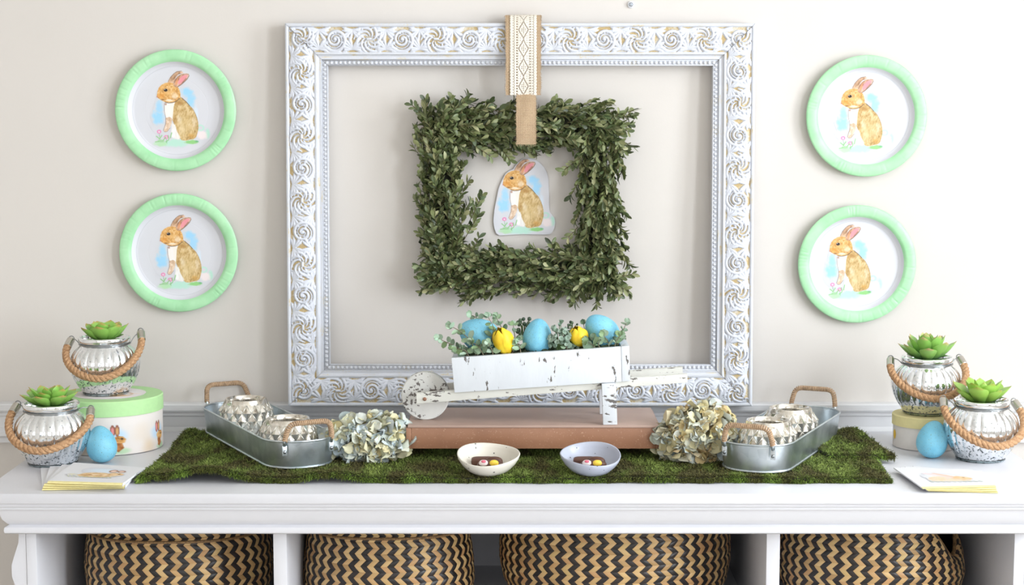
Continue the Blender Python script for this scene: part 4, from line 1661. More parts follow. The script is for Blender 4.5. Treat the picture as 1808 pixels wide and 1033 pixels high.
def make_succulent(label, loc, mats, rows, seed, w=.62, s=1.0, curl=.22):
    rs = random.Random(seed)
    r = thing('succulent', label, 'succulent', loc, (0, 0, rs.uniform(0, 6)), 'succulents in the jars')
    mes = [succ_leaf(w * k, .16, curl).mesh('leaf', mats, 60) for k in (1.0, .88)]
    for (n, ln, el, rad, z) in rows:
        a0 = rs.uniform(0, 6)
        for k in range(n):
            a = a0 + 2 * PI * k / n + rs.uniform(-.12, .12)
            e = math.radians(el + rs.uniform(-6, 6))
            d = Vector((math.cos(a) * math.cos(e), math.sin(a) * math.cos(e), math.sin(e)))
            up = Vector((-math.cos(a) * math.sin(e), -math.sin(a) * math.sin(e), math.cos(e)))
            l = ln * s * rs.uniform(.9, 1.1)
            link('leaf', rs.choice(mes), r, frame_matrix((rad * s * math.cos(a), rad * s * math.sin(a), z), d, up, (l, l, l)))
    MB().tube([(0, 0, -.010), (0, 0, .006)], [.008, .010], 10).build('stem', mats, r, 60)
    return r


S1 = succ_mat('succulent_green_red_tip', (96, 152, 60), (146, 196, 92), (216, 120, 92))
S2 = succ_mat('succulent_blue_green', (70, 132, 84), (142, 190, 92), (226, 160, 140))
S3 = succ_mat('succulent_lime', (92, 150, 62), (158, 200, 88), (170, 150, 70))
LJ1 = P(187, 690, y=-.175)
make_jar('ribbed silver jar with rope handle on the green lidded round box', (LJ1.x, -.175, T + .0985), .06, .038, .018, .030)
make_succulent('green succulent with red tips in the jar on the green lidded box', (LJ1.x, -.175, T + .0985 + .094), S1, [(7, .047, 24, .006, .004), (6, .037, 40, .005, .006), (4, .024, 56, .003, .007)], 3, w=.74)
LJ2 = P(93, 800, y=-.330)
make_jar('ribbed silver jar with rope handle standing at the left end of the cabinet', (LJ2.x, -.330, T), -.05, .036, .018, .012, 1.03)
make_succulent('spreading green succulent in the jar at the left end of the cabinet', (LJ2.x, -.330, T + .098), S1, [(7, .052, 14, .006, .005), (6, .043, 32, .005, .007), (4, .031, 56, .003, .009)], 8, w=.66)
RJ1 = P(1635, 700, y=-.172)
make_jar('ribbed silver jar with rope handle on the yellow lidded round box', (RJ1.x, -.172, T + .0615), .0, .038, .018, .020, 1.0)
make_succulent('layered blue green succulent in the jar on the yellow lidded box', (RJ1.x, -.172, T + .0615 + .096), S2, [(8, .054, 20, .008, .004), (7, .047, 40, .006, .009), (6, .038, 58, .004, .014), (4, .027, 74, .002, .018)], 12, w=.56)
RJ2 = P(1731, 800, y=-.292)
make_jar('ribbed silver jar with rope handle standing at the right end of the cabinet', (RJ2.x, -.292, T), .10, .036, .022, .016, 1.03)
make_succulent('bright lime succulent in the jar at the right end of the cabinet', (RJ2.x, -.292, T + .098), S3, [(7, .052, 22, .006, .004), (6, .043, 40, .005, .008), (4, .031, 60, .003, .012)], 21, w=.64)

# ================================================================== round boxes
def paint_box_band():
    """print round the green lidded box: 0..360 degrees x 0..100 (bottom up is 100..0)"""
    c = Canvas(0, 360, 0, 100, 1.0)
    c.c[:] = (232, 224, 218)
    c.touch[:] = 1
    for k in range(26):
        c.blob((k * 53) % 360, 40 + (k * 31) % 60, 16, 40, [(238, 230, 226), (226, 198, 162), (230, 216, 200), (236, 232, 234)][k % 4], .6, .1, .5)
    for (x0, y0, s) in ((292, 56, 1.0), (350, 60, 1.0), (60, 58, 1.0), (180, 56, 1.0)):
        c.blob(x0 - 4, y0 - 8, 16 * s, 30 * s, (190, 220, 246), .8, .3, .5)
        c.blob(x0 + 2, y0 + 34, 14, 12, (180, 214, 170), .8, .3, .5)
        c.texture([(x0 - 7, y0), (x0 - 2, y0 - 8), (x0 + 5, y0 - 5), (x0 + 8, y0 + 3), (x0 + 6, y0 + 12), (x0, y0 + 16), (x0 - 5, y0 + 10)], [(170, 110, 50), (222, 168, 100), (234, 190, 130)], 5, 6, 1)
        c.texture([(x0 - 5, y0 + 12), (x0 + 2, y0 + 14), (x0 + 5, y0 + 26), (x0 - 1, y0 + 36), (x0 - 6, y0 + 30)], [(150, 86, 40), (206, 140, 80)], 5, 6, 1)
        for (dx, w) in ((-6, 2.0), (-1, 1.8)):
            c.blob(x0 + dx - 1, y0 - 20, w + 1.0, 17, (150, 90, 70), .95, .8, .05)
            c.blob(x0 + dx - 1, y0 - 19, w, 13, (236, 150, 150) if dx < -3 else (220, 170, 110), .95, .6, .05)
        c.blob(x0 + 3, y0 + 2, 1.7, 2.6, (40, 26, 20), 1, .6, 0)
    return c


def paint_lid():
    c = Canvas(-50, 50, -50, 50, 1.0)
    c.c[:] = (236, 228, 226)
    c.touch[:] = 1
    c.blob(-8, 14, 26, 16, (202, 222, 244), .7, .2, .4)
    c.blob(12, 18, 30, 12, (226, 178, 132), .8, .4, .4)
    c.blob(30, 0, 20, 8, (234, 216, 204), .8, .3, .4)
    c.ring(10, 6, 22, 3, (206, 160, 120), .5)
    return c


M['lid_green'] = plain('pastel_green_lid', (182, 224, 160), .65, var=.03, vscale=120)
M['lid_yellow'] = plain('pastel_yellow_lid', (232, 220, 160), .65, var=.03, vscale=120)
M['box_paper'] = plain('cream_box_paper', (226, 220, 214), .7, var=.04, vscale=40)


def round_box(name, label, loc, rad, ht, lid_h, lid_mat, band=None, lidprint=None):
    r = thing(name, label, 'box', loc, (0, 0, 0), 'round lidded boxes')
    g = .0022
    MB().lathe([(0, .0004), (rad - .003, .0004), (rad, .0008), (rad, ht - .004), (0, ht - .004)], 96).build('body', M['box_paper'], r, 40)
    R2 = rad + g
    MB().lathe([(rad + .0003, ht - lid_h), (R2, ht - lid_h), (R2, ht - .0016), (R2 - .0016, ht), (0, ht)], 96).build('lid', lid_mat, r, 40)
    if band is not None:
        rr = rad + .0006
        me = band.mesh('printed_band', lambda X, Y: np.stack([rr * np.cos(np.radians(X)), rr * np.sin(np.radians(X)), .001 + (ht - lid_h - .0015) * (1 - Y / 100)], 1), PRINT_MATT)
        o = link('printed_band', me, r)
        o['label'] = 'printed band of brown rabbits'
    if lidprint is not None:
        k = rad * .70 / 50
        me = lidprint.mesh('printed_label', lambda X, Y: np.stack([X * k, -Y * k, np.full(X.shape, ht + .0003)], 1), PRINT_MATT, np.hypot(lidprint.X, lidprint.Y) < 49)
        link('printed_label', me, r)
    return r


GB = P(196, 760, y=-.176)
round_box('round_gift_box', 'round rabbit printed box with pastel green lid beneath a jar', (GB.x, -.176, T + .0002), .0930, .0975, .0275, M['lid_green'], paint_box_band(), paint_lid())
YB = P(1634, 760, y=-.172)
yb = round_box('round_gift_box', 'small round cream box with pale yellow lid beneath a jar', (YB.x, -.172, T + .0002), .0585, .0605, .0195, M['lid_yellow'])
M['chick'] = plain('printed_yellow_chick', (240, 196, 70), .7)
ych = MB()
A = np.zeros((9, 7, 3))
for i in range(9):
    for j in range(7):
        a = math.radians(182 + 12 * (i / 8))
        w = math.sin(PI * i / 8) ** .6
        A[i, j] = (.0591 * math.cos(a), .0591 * math.sin(a), .0235 + (j / 6 - .5) * .018 * w)
ych.grid(A).build('printed_chick', M['chick'], yb, 180)

# ================================================================== eggs
eg = NT('speckled_blue_eggshell')
co = eg.coord()
sp = eg.noise(co, 15, 3, .7)
bc = eg.ramp(eg.noise(co, 1.2), [(.3, L4((112, 186, 214))), (.7, L4((134, 202, 224)))])
eg.set(Base_Color=eg.mix(eg.ramp(sp, [(.35, (1, 1, 1, 1)), (.365, (0, 0, 0, 1))]), bc, L4((112, 132, 118))), Roughness=.55)
eg.bump(eg.noise(co, 18, 2), .10, .02)
M['egg'] = eg.m


def egg_mesh():
    prof = []
    n = 26
    for i in range(n + 1):
        t = PI * i / n
        z = -math.cos(t)
        r = math.sin(t) * (1 - .17 * z) * .80
        prof.append((max(r, 0), z))
    return MB().lathe(prof, 44).mesh('eggshell', M['egg'], 180)


EGG = egg_mesh()


def egg(label, loc, half, tilt, az):
    o = link('easter_egg', EGG)
    o.location = loc
    o.scale = (half, half, half)
    o.rotation_euler = (Matrix.Rotation(az, 3, 'Z') @ Matrix.Rotation(tilt, 3, 'Y')).to_euler()
    return tag(o, label, 'egg', 'speckled blue eggs')


def on_table_egg(label, u, y, half, tilt, az):
    p = P(u, 790, y=y)
    R = (Matrix.Rotation(az, 3, 'Z') @ Matrix.Rotation(tilt, 3, 'Y'))
    zmin = min((R @ v.co).z for v in EGG.vertices) * half
    return egg(label, (p.x, y, T - zmin + .0002), half, tilt, az)


on_table_egg('blue speckled egg leaning by the green lidded box', 179, -.322, .0325, .22, PI * .8)
on_table_egg('blue speckled egg leaning by the yellow lidded box', 1646, -.283, .0335, .22, .3)

# ================================================================== napkins
M['napkin'] = plain('white_paper_napkin', (224, 224, 227), .9, bump=.25, bscale=500, bdist=.0004)
M['napkin_edge'] = plain('yellow_napkin_edge', (244, 230, 164), .9, var=.06, vscale=90)


def napkin(label, corners, z0, z1, seed, group):
    """corners: front-left, front-right, back-right, back-left in plan; folded paper slab between z0 and z1"""
    rs = np.random.default_rng(seed)
    c = np.array([(p[0], p[1]) for p in corners])
    ctr = c.mean(0)
    r = thing('paper_napkin', label, 'napkin', (ctr[0], ctr[1], T), group=group)
    n = 14
    S, Q = np.meshgrid(np.linspace(0, 1, n), np.linspace(0, 1, n), indexing='ij')
    XY = (c[0] * ((1 - S) * (1 - Q))[..., None] + c[1] * (S * (1 - Q))[..., None] + c[2] * (S * Q)[..., None] + c[3] * ((1 - S) * Q)[..., None]) - ctr
    wv = .0006 * (fbm(S * 3 + seed, Q * 3) - .5)
    # the open front edges sag apart a little
    zt = z1 + wv - .0004 * (Q < .02)
    zb = z0 + wv * .3
    top = np.concatenate([XY, zt[..., None]], -1)
    bot = np.concatenate([XY, zb[..., None]], -1)
    mb = MB()
    mb.grid(top)
    mb.grid(bot, flip=True)
    mb.cur = 1
    f = np.array([top[:, 0] * (1 - q) + bot[:, 0] * q for q in np.linspace(0, 1, 7)])
    for q in range(7):
        f[q, :, 1] -= .0026 * math.sin(PI * q / 6) ** .6 * (1 + .25 * np.sin(np.arange(n) * .9 + seed))
    mb.grid(f)
    mb.cur = 0
    for a, b in ((bot[:, -1], top[:, -1]), (top[-1], bot[-1]), (bot[0], top[0])):
        mb.grid(np.array([a, b]))
    mb.cur = 1
    # yellow printed border strip along the front edge
    st = np.array([top[:, 0] + np.array([0, 0, .00012]), top[:, 0] + (top[:, 1] - top[:, 0]) * .55 + np.array([0, 0, .00012])])
    mb.grid(st.transpose(1, 0, 2))
    mb.build('folded_paper', [M['napkin'], M['napkin_edge']], r, 30)
    return r, ctr, c


def napkin_print(r, ctr, c, z, canvas):
    def place(X, Y):
        s, q = (X / 100 * .86 + .07), 1 - (Y / 100 * .86 + .04)
        s, q = s[:, None], q[:, None]
        xy = c[0] * (1 - s) * (1 - q) + c[1] * s * (1 - q) + c[2] * s * q + c[3] * (1 - s) * q - ctr
        return np.concatenate([xy, np.full((len(X), 1), z)], 1)
    o = link('printed_rabbit', canvas.mesh('printed_rabbit', place, PRINT_MATT), r)
    o['label'] = 'pale watercolour rabbit printed on the napkin'


def napkin_stack(quads, n, th, who, canvas, seed):
    """quads: bottom and top plan corners in photo pixels at their heights"""
    for k in range(n):
        f = k / (n - 1)
        cs = []
        for (a, b) in zip(quads[0], quads[1]):
            pa, pb = P(a[0], a[1], h=.0004), P(b[0], b[1], h=n * th)
            p = pa.lerp(pb, f)
            cs.append((p.x + random.uniform(-.0022, .0022), max(p.y + random.uniform(-.0004, .0022), -.566)))
        nth = ['bottom', 'second from bottom', 'third from bottom', 'fourth from bottom', 'fifth from bottom']
        lab = 'yellow edged napkin, %s in the stack %s' % (nth[min(k, 4)], who)
        if k == n - 1:
            lab = 'top napkin with rabbit print, stack %s' % who
        r, ctr, c = napkin(lab, cs, .0004 + k * th, .0004 + (k + 1) * th - .0002, seed + k, 'napkins in the stack ' + who)
        if k == n - 1:
            napkin_print(r, ctr, c, .0004 + n * th + .0003, canvas)


napkin_stack([[(75, 866), (221, 863), (252, 829), (70, 830)], [(82, 851), (216, 854), (254, 826), (131, 817)]], 4, .0036, 'at the left cabinet end', paint_lying_rabbit(0), 40)
napkin_stack([[(1640, 868), (1763, 872), (1768, 840), (1610, 825)], [(1633, 864), (1757, 858), (1714, 829), (1577, 826)]], 4, .0023, 'at the right cabinet end', paint_lying_rabbit(1), 60)

# ================================================================== brown riser box
kr = NT('brown_fibreboard')
co = kr.coord()
kr.set(Base_Color=kr.mix(kr.ramp(kr.noise(co, 320, 2), [(.62, (0, 0, 0, 1)), (.78, (1, 1, 1, 1))]), kr.ramp(kr.noise(co, 14, 5), [(.3, L4((150, 106, 80))), (.7, L4((166, 120, 92)))]), L4((190, 152, 126))), Roughness=.36)
M['kraft'] = kr.m
M['kraft_top'] = plain('pale_fibreboard_top', (182, 154, 140), .42, var=.05, vscale=20)  # top board coloured paler and greyer than the other boards
BZ0, BZ1 = .0290, .0700
BYF_, BYB_ = -.345, -.165
bxl, bxr = P(717, 770, y=BYF_).x, P(1167, 770, y=BYF_).x
bc_ = (bxl + bxr) / 2
box = thing('riser_box', 'shallow brown fibreboard box raised on the moss under the wheelbarrow', 'box', (bc_, (BYF_ + BYB_) / 2, T + .0075))
BO = Matrix.Translation(-Vector(box.location))
for nm, c, s in (('front_board', (bc_, BYF_ + .005, (BZ0 + BZ1 - .004) / 2), (bxr - bxl - .0185, .0095, BZ1 - .004 - BZ0)),
                 ('back_board', (bc_, BYB_ - .005, (BZ0 + BZ1 - .004) / 2), (bxr - bxl - .0185, .0095, BZ1 - .004 - BZ0)),
                 ('side_board', (bxl + .0045, (BYF_ + BYB_) / 2, (BZ0 + BZ1 - .0045) / 2), (.009, BYB_ - BYF_, BZ1 - .0045 - BZ0)),
                 ('side_board', (bxr - .0045, (BYF_ + BYB_) / 2, (BZ0 + BZ1 - .0045) / 2), (.009, BYB_ - BYF_, BZ1 - .0045 - BZ0)),
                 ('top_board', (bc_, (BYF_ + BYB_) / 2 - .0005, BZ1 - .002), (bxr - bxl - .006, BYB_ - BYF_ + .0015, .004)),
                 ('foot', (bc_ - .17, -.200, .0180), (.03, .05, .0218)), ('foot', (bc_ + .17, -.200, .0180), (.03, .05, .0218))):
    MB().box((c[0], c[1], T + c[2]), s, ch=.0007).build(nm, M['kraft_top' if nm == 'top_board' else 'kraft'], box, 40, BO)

# ================================================================== bowls and chocolates
def speck(name, col, dark):
    s = NT(name)
    co = s.coord()
    v = s.n('ShaderNodeTexVoronoi', i_Scale=95.0, i_Randomness=1.0)
    s.l(co, v.inputs['Vector'])
    sc_ = s.n('ShaderNodeSeparateColor')
    s.l(v.outputs['Color'], sc_.inputs[0])
    th = s.n('ShaderNodeMapRange', i_1=.35, i_2=1.0, i_3=0.0, i_4=.17)
    s.l(sc_.outputs[0], th.inputs[0])
    lt = s.n('ShaderNodeMath', operation='LESS_THAN')
    s.l(v.outputs['Distance'], lt.inputs[0])
    s.l(th.outputs[0], lt.inputs[1])
    s.set(Base_Color=s.mix(lt.outputs[0], L4(col), L4(dark)), Roughness=.28)
    return s.m


M['bowl_cream'] = speck('speckled_cream_glaze', (222, 216, 203), (96, 92, 86))
M['bowl_grey'] = speck('speckled_grey_glaze', (178, 182, 196), (72, 74, 84))
M['choc'] = plain('milk_chocolate', (92, 58, 44), .42, var=.08, vscale=120)
M['cream'] = plain('cream_filling', (238, 214, 160), .6)
M['candy_y'] = plain('yellow_candy', (244, 206, 70), .35)
M['candy_p'] = plain('white_candy', (240, 226, 222), .35)
M['candy_pk'] = plain('pink_icing', (226, 110, 130), .4)


def make_bowl(label, u, m, tilt, warp, rz, seed):
    y = -.452
    p = P(u, 830, y=y)
    r = thing('small_bowl', label, 'bowl', (p.x, y, T + .0115), (tilt, 0, rz), 'speckled stoneware bowls')
    rs = random.Random(seed)
    prof = [(0, 0), (.020, 0), (.026, .0012), (.036, .0075), (.0445, .0165), (.0500, .0255), (.0516, .0310), (.0508, .0325), (.0490, .0315), (.0465, .0250), (.0410, .0165), (.0325, .0090), (.0200, .0048), (0, .0040)]
    mb = MB()
    seg = 72
    V, Fc = [], []
    for (q, z) in prof:
        for k in range(seg):
            a = 2 * PI * k / seg
            g = 1 + (q / .05) * (.025 * math.cos(2 * a + warp) + .015 * math.cos(3 * a - warp))
            zz = z * (1 + .05 * math.cos(2 * a + warp * 2) * (z / .03))
            V.append((q * g * math.cos(a), q * g * math.sin(a), zz))
    for i in range(len(prof) - 1):
        for k in range(seg):
            k2 = (k + 1) % seg
            Fc.append((i * seg + k, i * seg + k2, (i + 1) * seg + k2, (i + 1) * seg + k))
    mb.add(V, Fc).build('dish', m, r, 180)
    return r


def blobmesh(sx, sy, sz, p=2.6, nu=18, nv=12, flat=True):
    """superellipsoid, flattened below"""
    A = np.zeros((nv + 1, nu, 3))
    e = 2 / p
    f = lambda c: math.copysign(abs(c) ** e, c)
    for j in range(nv + 1):
        t = -PI / 2 + PI * j / nv
        for i in range(nu):
            a = 2 * PI * i / nu
            z = sz * f(math.sin(t))
            if flat and z < 0:
                z *= .75
            A[j, i] = (sx * f(math.cos(t)) * f(math.cos(a)), sy * f(math.cos(t)) * f(math.sin(a)), z)
    return MB().grid(A, close_v=True, flip=True)


def chocolates(bowl, where):
    R = bowl.rotation_euler.to_matrix()
    at = lambda x, y, z: Vector(bowl.location) + R @ Vector((x, y, z))
    up = R @ Vector((0, 0, 1))
    q = bowl.rotation_euler
    # whole bar at the back
    t = thing('chocolate_bar', 'plain chocolate log at the back of the %s bowl' % where, 'chocolate', at(-.009, .010, .0140), (q[0], q[1], q[2] + .06), 'chocolates in the bowls')
    t.scale = (1.2, 1.2, 1.25)
    blobmesh(.0165, .0062, .0060, 4.5).build('chocolate', M['choc'], t, 180)
    # cut egg showing its filling
    t = thing('cut_chocolate_egg', 'cut chocolate showing cream filling in the middle of the %s bowl' % where, 'chocolate', at(.010, .002, .0160), (q[0], q[1], q[2] - .15), 'chocolates in the bowls')
    t.scale = (1.2, 1.2, 1.25)
    blobmesh(.0125, .0062, .0078, 2.4).build('chocolate_shell', M['choc'], t, 180)
    blobmesh(.0090, .0015, .0046, 2.2).build('cream_filling', M['cream'], t, 180, Matrix.Translation((-.001, -.0056, .0008)))
    # front piece with two candies
    t = thing('decorated_chocolate', 'chocolate piece with pink and yellow candies at the front of the %s bowl' % where, 'chocolate', at(.004, -.0165, .0185), (q[0], q[1], q[2]), 'chocolates in the bowls')
    t.scale = (1.2, 1.2, 1.25)
    blobmesh(.0185, .0068, .0070, 2.6).build('chocolate', M['choc'], t, 180)
    c1 = blobmesh(.0064, .0040, .0046, 2.2).build('white_candy', M['candy_p'], t, 180, Matrix.Translation((-.0095, -.0040, .0045)))
    blobmesh(.0034, .0022, .0020, 2.2).build('pink_icing', M['candy_pk'], c1, 180, Matrix.Translation((.0002, -.0022, .0032)))
    blobmesh(.0066, .0040, .0048, 2.2).build('yellow_candy', M['candy_y'], t, 180, Matrix.Translation((.0050, -.0040, .0042)))


b1 = make_bowl('small cream speckled bowl of chocolates on the moss', 862, M['bowl_cream'], .20, .4, 0.0, 1)
chocolates(b1, 'cream')
b2 = make_bowl('small grey speckled bowl of chocolates on the moss', 1042.5, M['bowl_grey'], .20, 2.2, 0.0, 2)
chocolates(b2, 'grey')

# ================================================================== dried hydrangeas
HCOL_L = [(226, 222, 190), (214, 208, 166), (206, 214, 210), (196, 206, 212), (222, 206, 150), (226, 226, 206), (190, 204, 208), (232, 228, 200)]
HCOL_R = [(228, 220, 182), (214, 200, 154), (202, 208, 202), (226, 214, 162), (198, 168, 120), (230, 226, 198), (192, 204, 206), (222, 208, 170)]
M['hyd_l'] = random_mat('dried_hydrangea_pale', HCOL_L, .75, Subsurface_Weight=.05)
M['hyd_r'] = random_mat('dried_hydrangea_tan', HCOL_R, .75, Subsurface_Weight=.05)
M['hyd_core'] = plain('dried_flower_stems', (176, 168, 130), .9)


def petal_mesh(m, seed):
    rs = np.random.default_rng(seed)
    n = 6
    A = np.zeros((n, n, 3))
    for i in range(n):
        for j in range(n):
            s, t = i / (n - 1) * 2 - 1, j / (n - 1)
            w = .62 * (math.sin(PI * (.10 + .80 * t)) ** .75)
            A[i, j] = (s * w, t, .26 * s * s - .36 * (t - .4) ** 2 + .20 * math.sin(4.2 * s + seed) * t + rs.uniform(-.05, .05))
    return MB().grid(A).mesh('petal', m, 180)


def hydrangea(label, u, v, y, rx, ry, rz_, m, seed, peak=0.0, n=230):
    rs = random.Random(seed)
    p = P(u, v, y=y)
    r = thing('dried_hydrangea', label, 'flower head', (p.x, y, p.z), group='dried hydrangea heads')
    mes = [petal_mesh(m, seed + k) for k in range(5)]
    zmin = T + .0085 - p.z
    MB().sphere((0, 0, -.004), 1.0, 16, 10, (rx * .66, ry * .60, rz_ * .62)).build('stem_cluster', M['hyd_core'], r, 180)
    k, tries = 0, 0
    while k < n and tries < 6000:
        tries += 1
        z = 1 - 2 * (k + rs.random()) / n * .96
        a = rs.uniform(PI * .90, PI * 2.10)
        q = math.sqrt(max(0, 1 - z * z))
        o = Vector((q * math.cos(a), q * math.sin(a), z))
        s = rs.uniform(.66, .92)
        c = Vector((o.x * rx * s, o.y * ry * s, o.z * rz_ * s))
        c.z += peak * c.x / rx * max(0, o.z) * rz_
        nrm = Vector((o.x / rx, o.y / ry, o.z / rz_)).normalized()
        u0 = nrm.orthogonal().normalized()
        w0 = nrm.cross(u0)
        b = rs.uniform(0, 2 * PI)
        d = (u0 * math.cos(b) + w0 * math.sin(b)) + nrm * rs.uniform(.2, 1.3)
        L_ = rs.uniform(.0150, .0235)
        c.z = max(c.z, zmin + .0055)
        tip = c + d.normalized() * L_
        if tip.z < zmin + .0025:
            d.z += (zmin + .0045 - tip.z) / L_ * 1.6
        link('petal', rs.choice(mes), r, frame_matrix(c, d, nrm + Vector([rs.uniform(-.9, .9) for _ in range(3)]), L_))
        k += 1
    return r


hydrangea('pale blue and cream dried hydrangea left of the brown box', 648, 776, -.330, .077, .050, .044, M['hyd_l'], 31, peak=.25, n=290)
hydrangea('tan and cream dried hydrangea right of the brown box', 1226, 770, -.335, .069, .050, .058, M['hyd_r'], 57, peak=.30, n=295)

# ================================================================== wheelbarrow planter
def distressed(name, base, amount, sc_vec, seed_off=0.0):
    s = NT(name)
    mp = s.coord('Object', sc_vec)
    grain = s.noise(mp, 60, 4, .6)
    wear = s.noise(s.coord('Object'), 22, 2)
    sub = s.n('ShaderNodeMath', operation='MULTIPLY_ADD', i_1=.55, i_2=0.0)
    s.l(wear, sub.inputs[0])
    ad = s.n('ShaderNodeMath', operation='ADD')
    s.l(sub.outputs[0], ad.inputs[0])
    s.l(grain, ad.inputs[1])
    f = s.ramp(ad.outputs[0], [(amount, (1, 1, 1, 1)), (amount + .025, (0, 0, 0, 1))])
    wcol = s.ramp(s.noise(mp, 14, 3), [(.3, L4(tuple(c - 8 for c in base))), (.7, L4(base))])
    s.set(Base_Color=s.mix(f, wcol, L4((104, 98, 94))), Roughness=.7)
    s.bump(grain, .35, .0008)
    return s.m


M['dist_box'] = distressed('distressed_white_boards', (222, 226, 231), .585, (2.2, 2.2, .7))
M['dist_rail'] = distressed('distressed_cream_rails', (222, 221, 213), .600, (.8, 2.0, 2.4))
M['dist_leg'] = distressed('distressed_white_legs', (222, 225, 229), .620, (.8, 2.0, 2.2))
M['dist_wheel'] = distressed('distressed_white_wheel', (218, 218, 214), .668, (2.6, 2.6, 3.4))
M['bolt'] = plain('rusty_bolt', (150, 112, 92), .6, .4)
YF = -.336
DEP = .105
wb = thing('wheelbarrow_planter', 'white distressed wooden wheelbarrow planter standing on the brown box', 'planter', (P(950, 745, y=YF).x, YF, T + .070))
WBO = Matrix.Translation(-Vector(wb.location))
xz = lambda u, v, y=YF: (P(u, v, y=y).x, P(u, v, y=y).z)


def board(name, quad, y0, y1, m, parent=None, ch=.0008):
    """quad: four photo points (bl, br, tr, tl) on the plane y0; real board of thickness y1-y0"""
    poly = [xz(u, v, y0) for u, v in quad]
    bm = bmesh.new()
    a = [bm.verts.new((p[0], y0, p[1])) for p in poly]
    b = [bm.verts.new((p[0], y1, p[1])) for p in poly]
    bm.faces.new(a)
    bm.faces.new(b[::-1])
    for i in range(4):
        j = (i + 1) % 4
        bm.faces.new((a[i], b[i], b[j], a[j]))
    bmesh.ops.recalc_face_normals(bm, faces=bm.faces)
    bmesh.ops.bevel(bm, geom=list(bm.edges), offset=ch, segments=2, profile=.6, affect='EDGES')
    me = bpy.data.meshes.new(name)
    bm.to_mesh(me)
    bm.free()
    me.materials.append(m)
    for p in me.polygons:
        p.use_smooth = True
    me.set_sharp_from_angle(angle=math.radians(40))
    return link(name, me, parent or wb, WBO if parent is None else None)


# box of boards: front, back, two ends, bottom
board('side_board', [(802.5, 693.5), (1098, 674), (1096.5, 612.5), (797, 632)], YF, YF + .011, M['dist_box'])
board('side_board', [(802.5, 693.5), (1098, 674), (1096.5, 612.5), (797, 632)], YF + DEP - .011, YF + DEP, M['dist_box'])
board('end_board', [(1098.3, 674), (1112.5, 673), (1111, 611), (1096.8, 612)], YF - .0005, YF + DEP, M['dist_box'])
board('end_board', [(803.5, 692.5), (814, 692), (808.5, 633), (798, 633.5)], YF + .0112, YF + DEP - .0112, M['dist_box'])
board('bottom_board', [(815, 691.5), (1098, 673.8), (1098, 667), (815, 684)], YF + .0112, YF + DEP - .0112, M['dist_box'])
# rails: long handles front and back
railq = [(735.5, 713), (1214, 675.5), (1213.5, 660.5), (735, 694.5)]
board('handle', railq, YF + .006, YF + .018, M['dist_rail'])
yb_ = YF + DEP - .018
z_shift = P(735, 713, y=YF + .006)


def board_world(name, pts, y0, y1, m):
    mbx = MB().prism(pts, y0, y1)
    return mbx.build(name, m, wb, 40, WBO)


poly = [xz(u, v, YF + .006) for u, v in railq]
board_world('handle', poly, yb_, yb_ + .012, M['dist_rail'])
# legs
board('leg', [(1065, 750.3), (1090, 750.0), (1087.5, 676.5), (1062.5, 678)], YF - .0065, YF + .0055, M['dist_leg'])
lp = [xz(u, v, YF - .0065) for u, v in [(1065, 750.3), (1090, 750.0), (1087.5, 676.5), (1062.5, 678)]]
board_world('leg', lp, YF + DEP - .0055, YF + DEP + .0065, M['dist_leg'])
# wheel between the rails
yw = YF + DEP / 2
rw = .0425
xw = P(751, 700, y=yw - .008).x
zw = T + .070 + rw
mb = MB().lathe([(0, -.009), (rw - .0015, -.009), (rw, -.0075), (rw, .0075), (rw - .0015, .009), (0, .009)], 72)
wh = mb.build('wheel', M['dist_wheel'], wb, 40, Matrix.Translation(Vector((xw, yw, zw)) - Vector(wb.location)) @ Matrix.Rotation(PI / 2, 4, 'X'))
bp = P(750, 704.5, y=YF + .006)
MB().tube([(bp.x, YF + .0035, bp.z), (bp.x, YF + DEP - .004, bp.z)], .0026, 10).build('axle', M['bolt'], wb, 60, WBO)
MB().sphere((bp.x, YF + .0045, bp.z), .0034, 12, 8, (1, .5, 1)).build('bolt_head', M['bolt'], wb, 180, WBO)

# dark foam filling the box
A = np.zeros((110, 34, 3))
for i in range(110):
    for j in range(34):
        u = 812 + (1094 - 812) * i / 109
        v = 636 + (616 - 636) * i / 109
        p = P(u, v, y=YF + .0115)
        A[i, j] = (p.x, YF + .012 + (DEP - .024) * j / 33, p.z - .009 + .010 * random.random() + .010 * float(vnoise(i * .35, j * .5)) + .006 * j / 33)
M['filler'] = plain('dark_green_filler', (50, 64, 42), .9, var=.5, vscale=160, bump=.6, bscale=300, bdist=.003)
fz = MB().grid(A)
B = A.copy()
B[..., 2] -= .03
fz.grid(B, flip=True)
for a, b in ((A[0], B[0]), (B[-1], A[-1]), (B[:, 0], A[:, 0]), (A[:, -1], B[:, -1])):
    fz.grid(np.array([a, b]))
fo = fz.build('planter_filler', M['filler'], None, 60)
tag(fo, 'dark green filler packed inside the wheelbarrow under eggs and sprigs', 'filler', kind='stuff')

# eggs in the barrow
for (u, v, y, half, tilt, az, lab) in ((846, 592, YF + .052, .0370, 1.15, PI * 1.02, 'blue speckled egg behind leaves at the left end of the wheelbarrow'),
                                       (949, 594, YF + .036, .0315, .12, 0.0, 'blue speckled egg upright in the middle of the wheelbarrow'),
                                       (1062, 585, YF + .050, .0345, -.75, .25, 'blue speckled egg tilted at the right end of the wheelbarrow')):
    p = P(u, v, y=y)
    egg(lab, p, half, tilt, az)

# yellow flowers
yl = NT('yellow_silk_petal')
yl.set(Base_Color=yl.ramp(yl.noise(yl.coord('Object', (9, 1.2, 9)), 4, 3), [(.3, L4((236, 186, 20))), (.7, L4((252, 226, 60)))]), Roughness=.5, Subsurface_Weight=.1, Subsurface_Radius=(.01, .006, .002))
M['yellow'] = yl.m
M['stem'] = plain('green_plastic_stem', (96, 120, 70), .55)


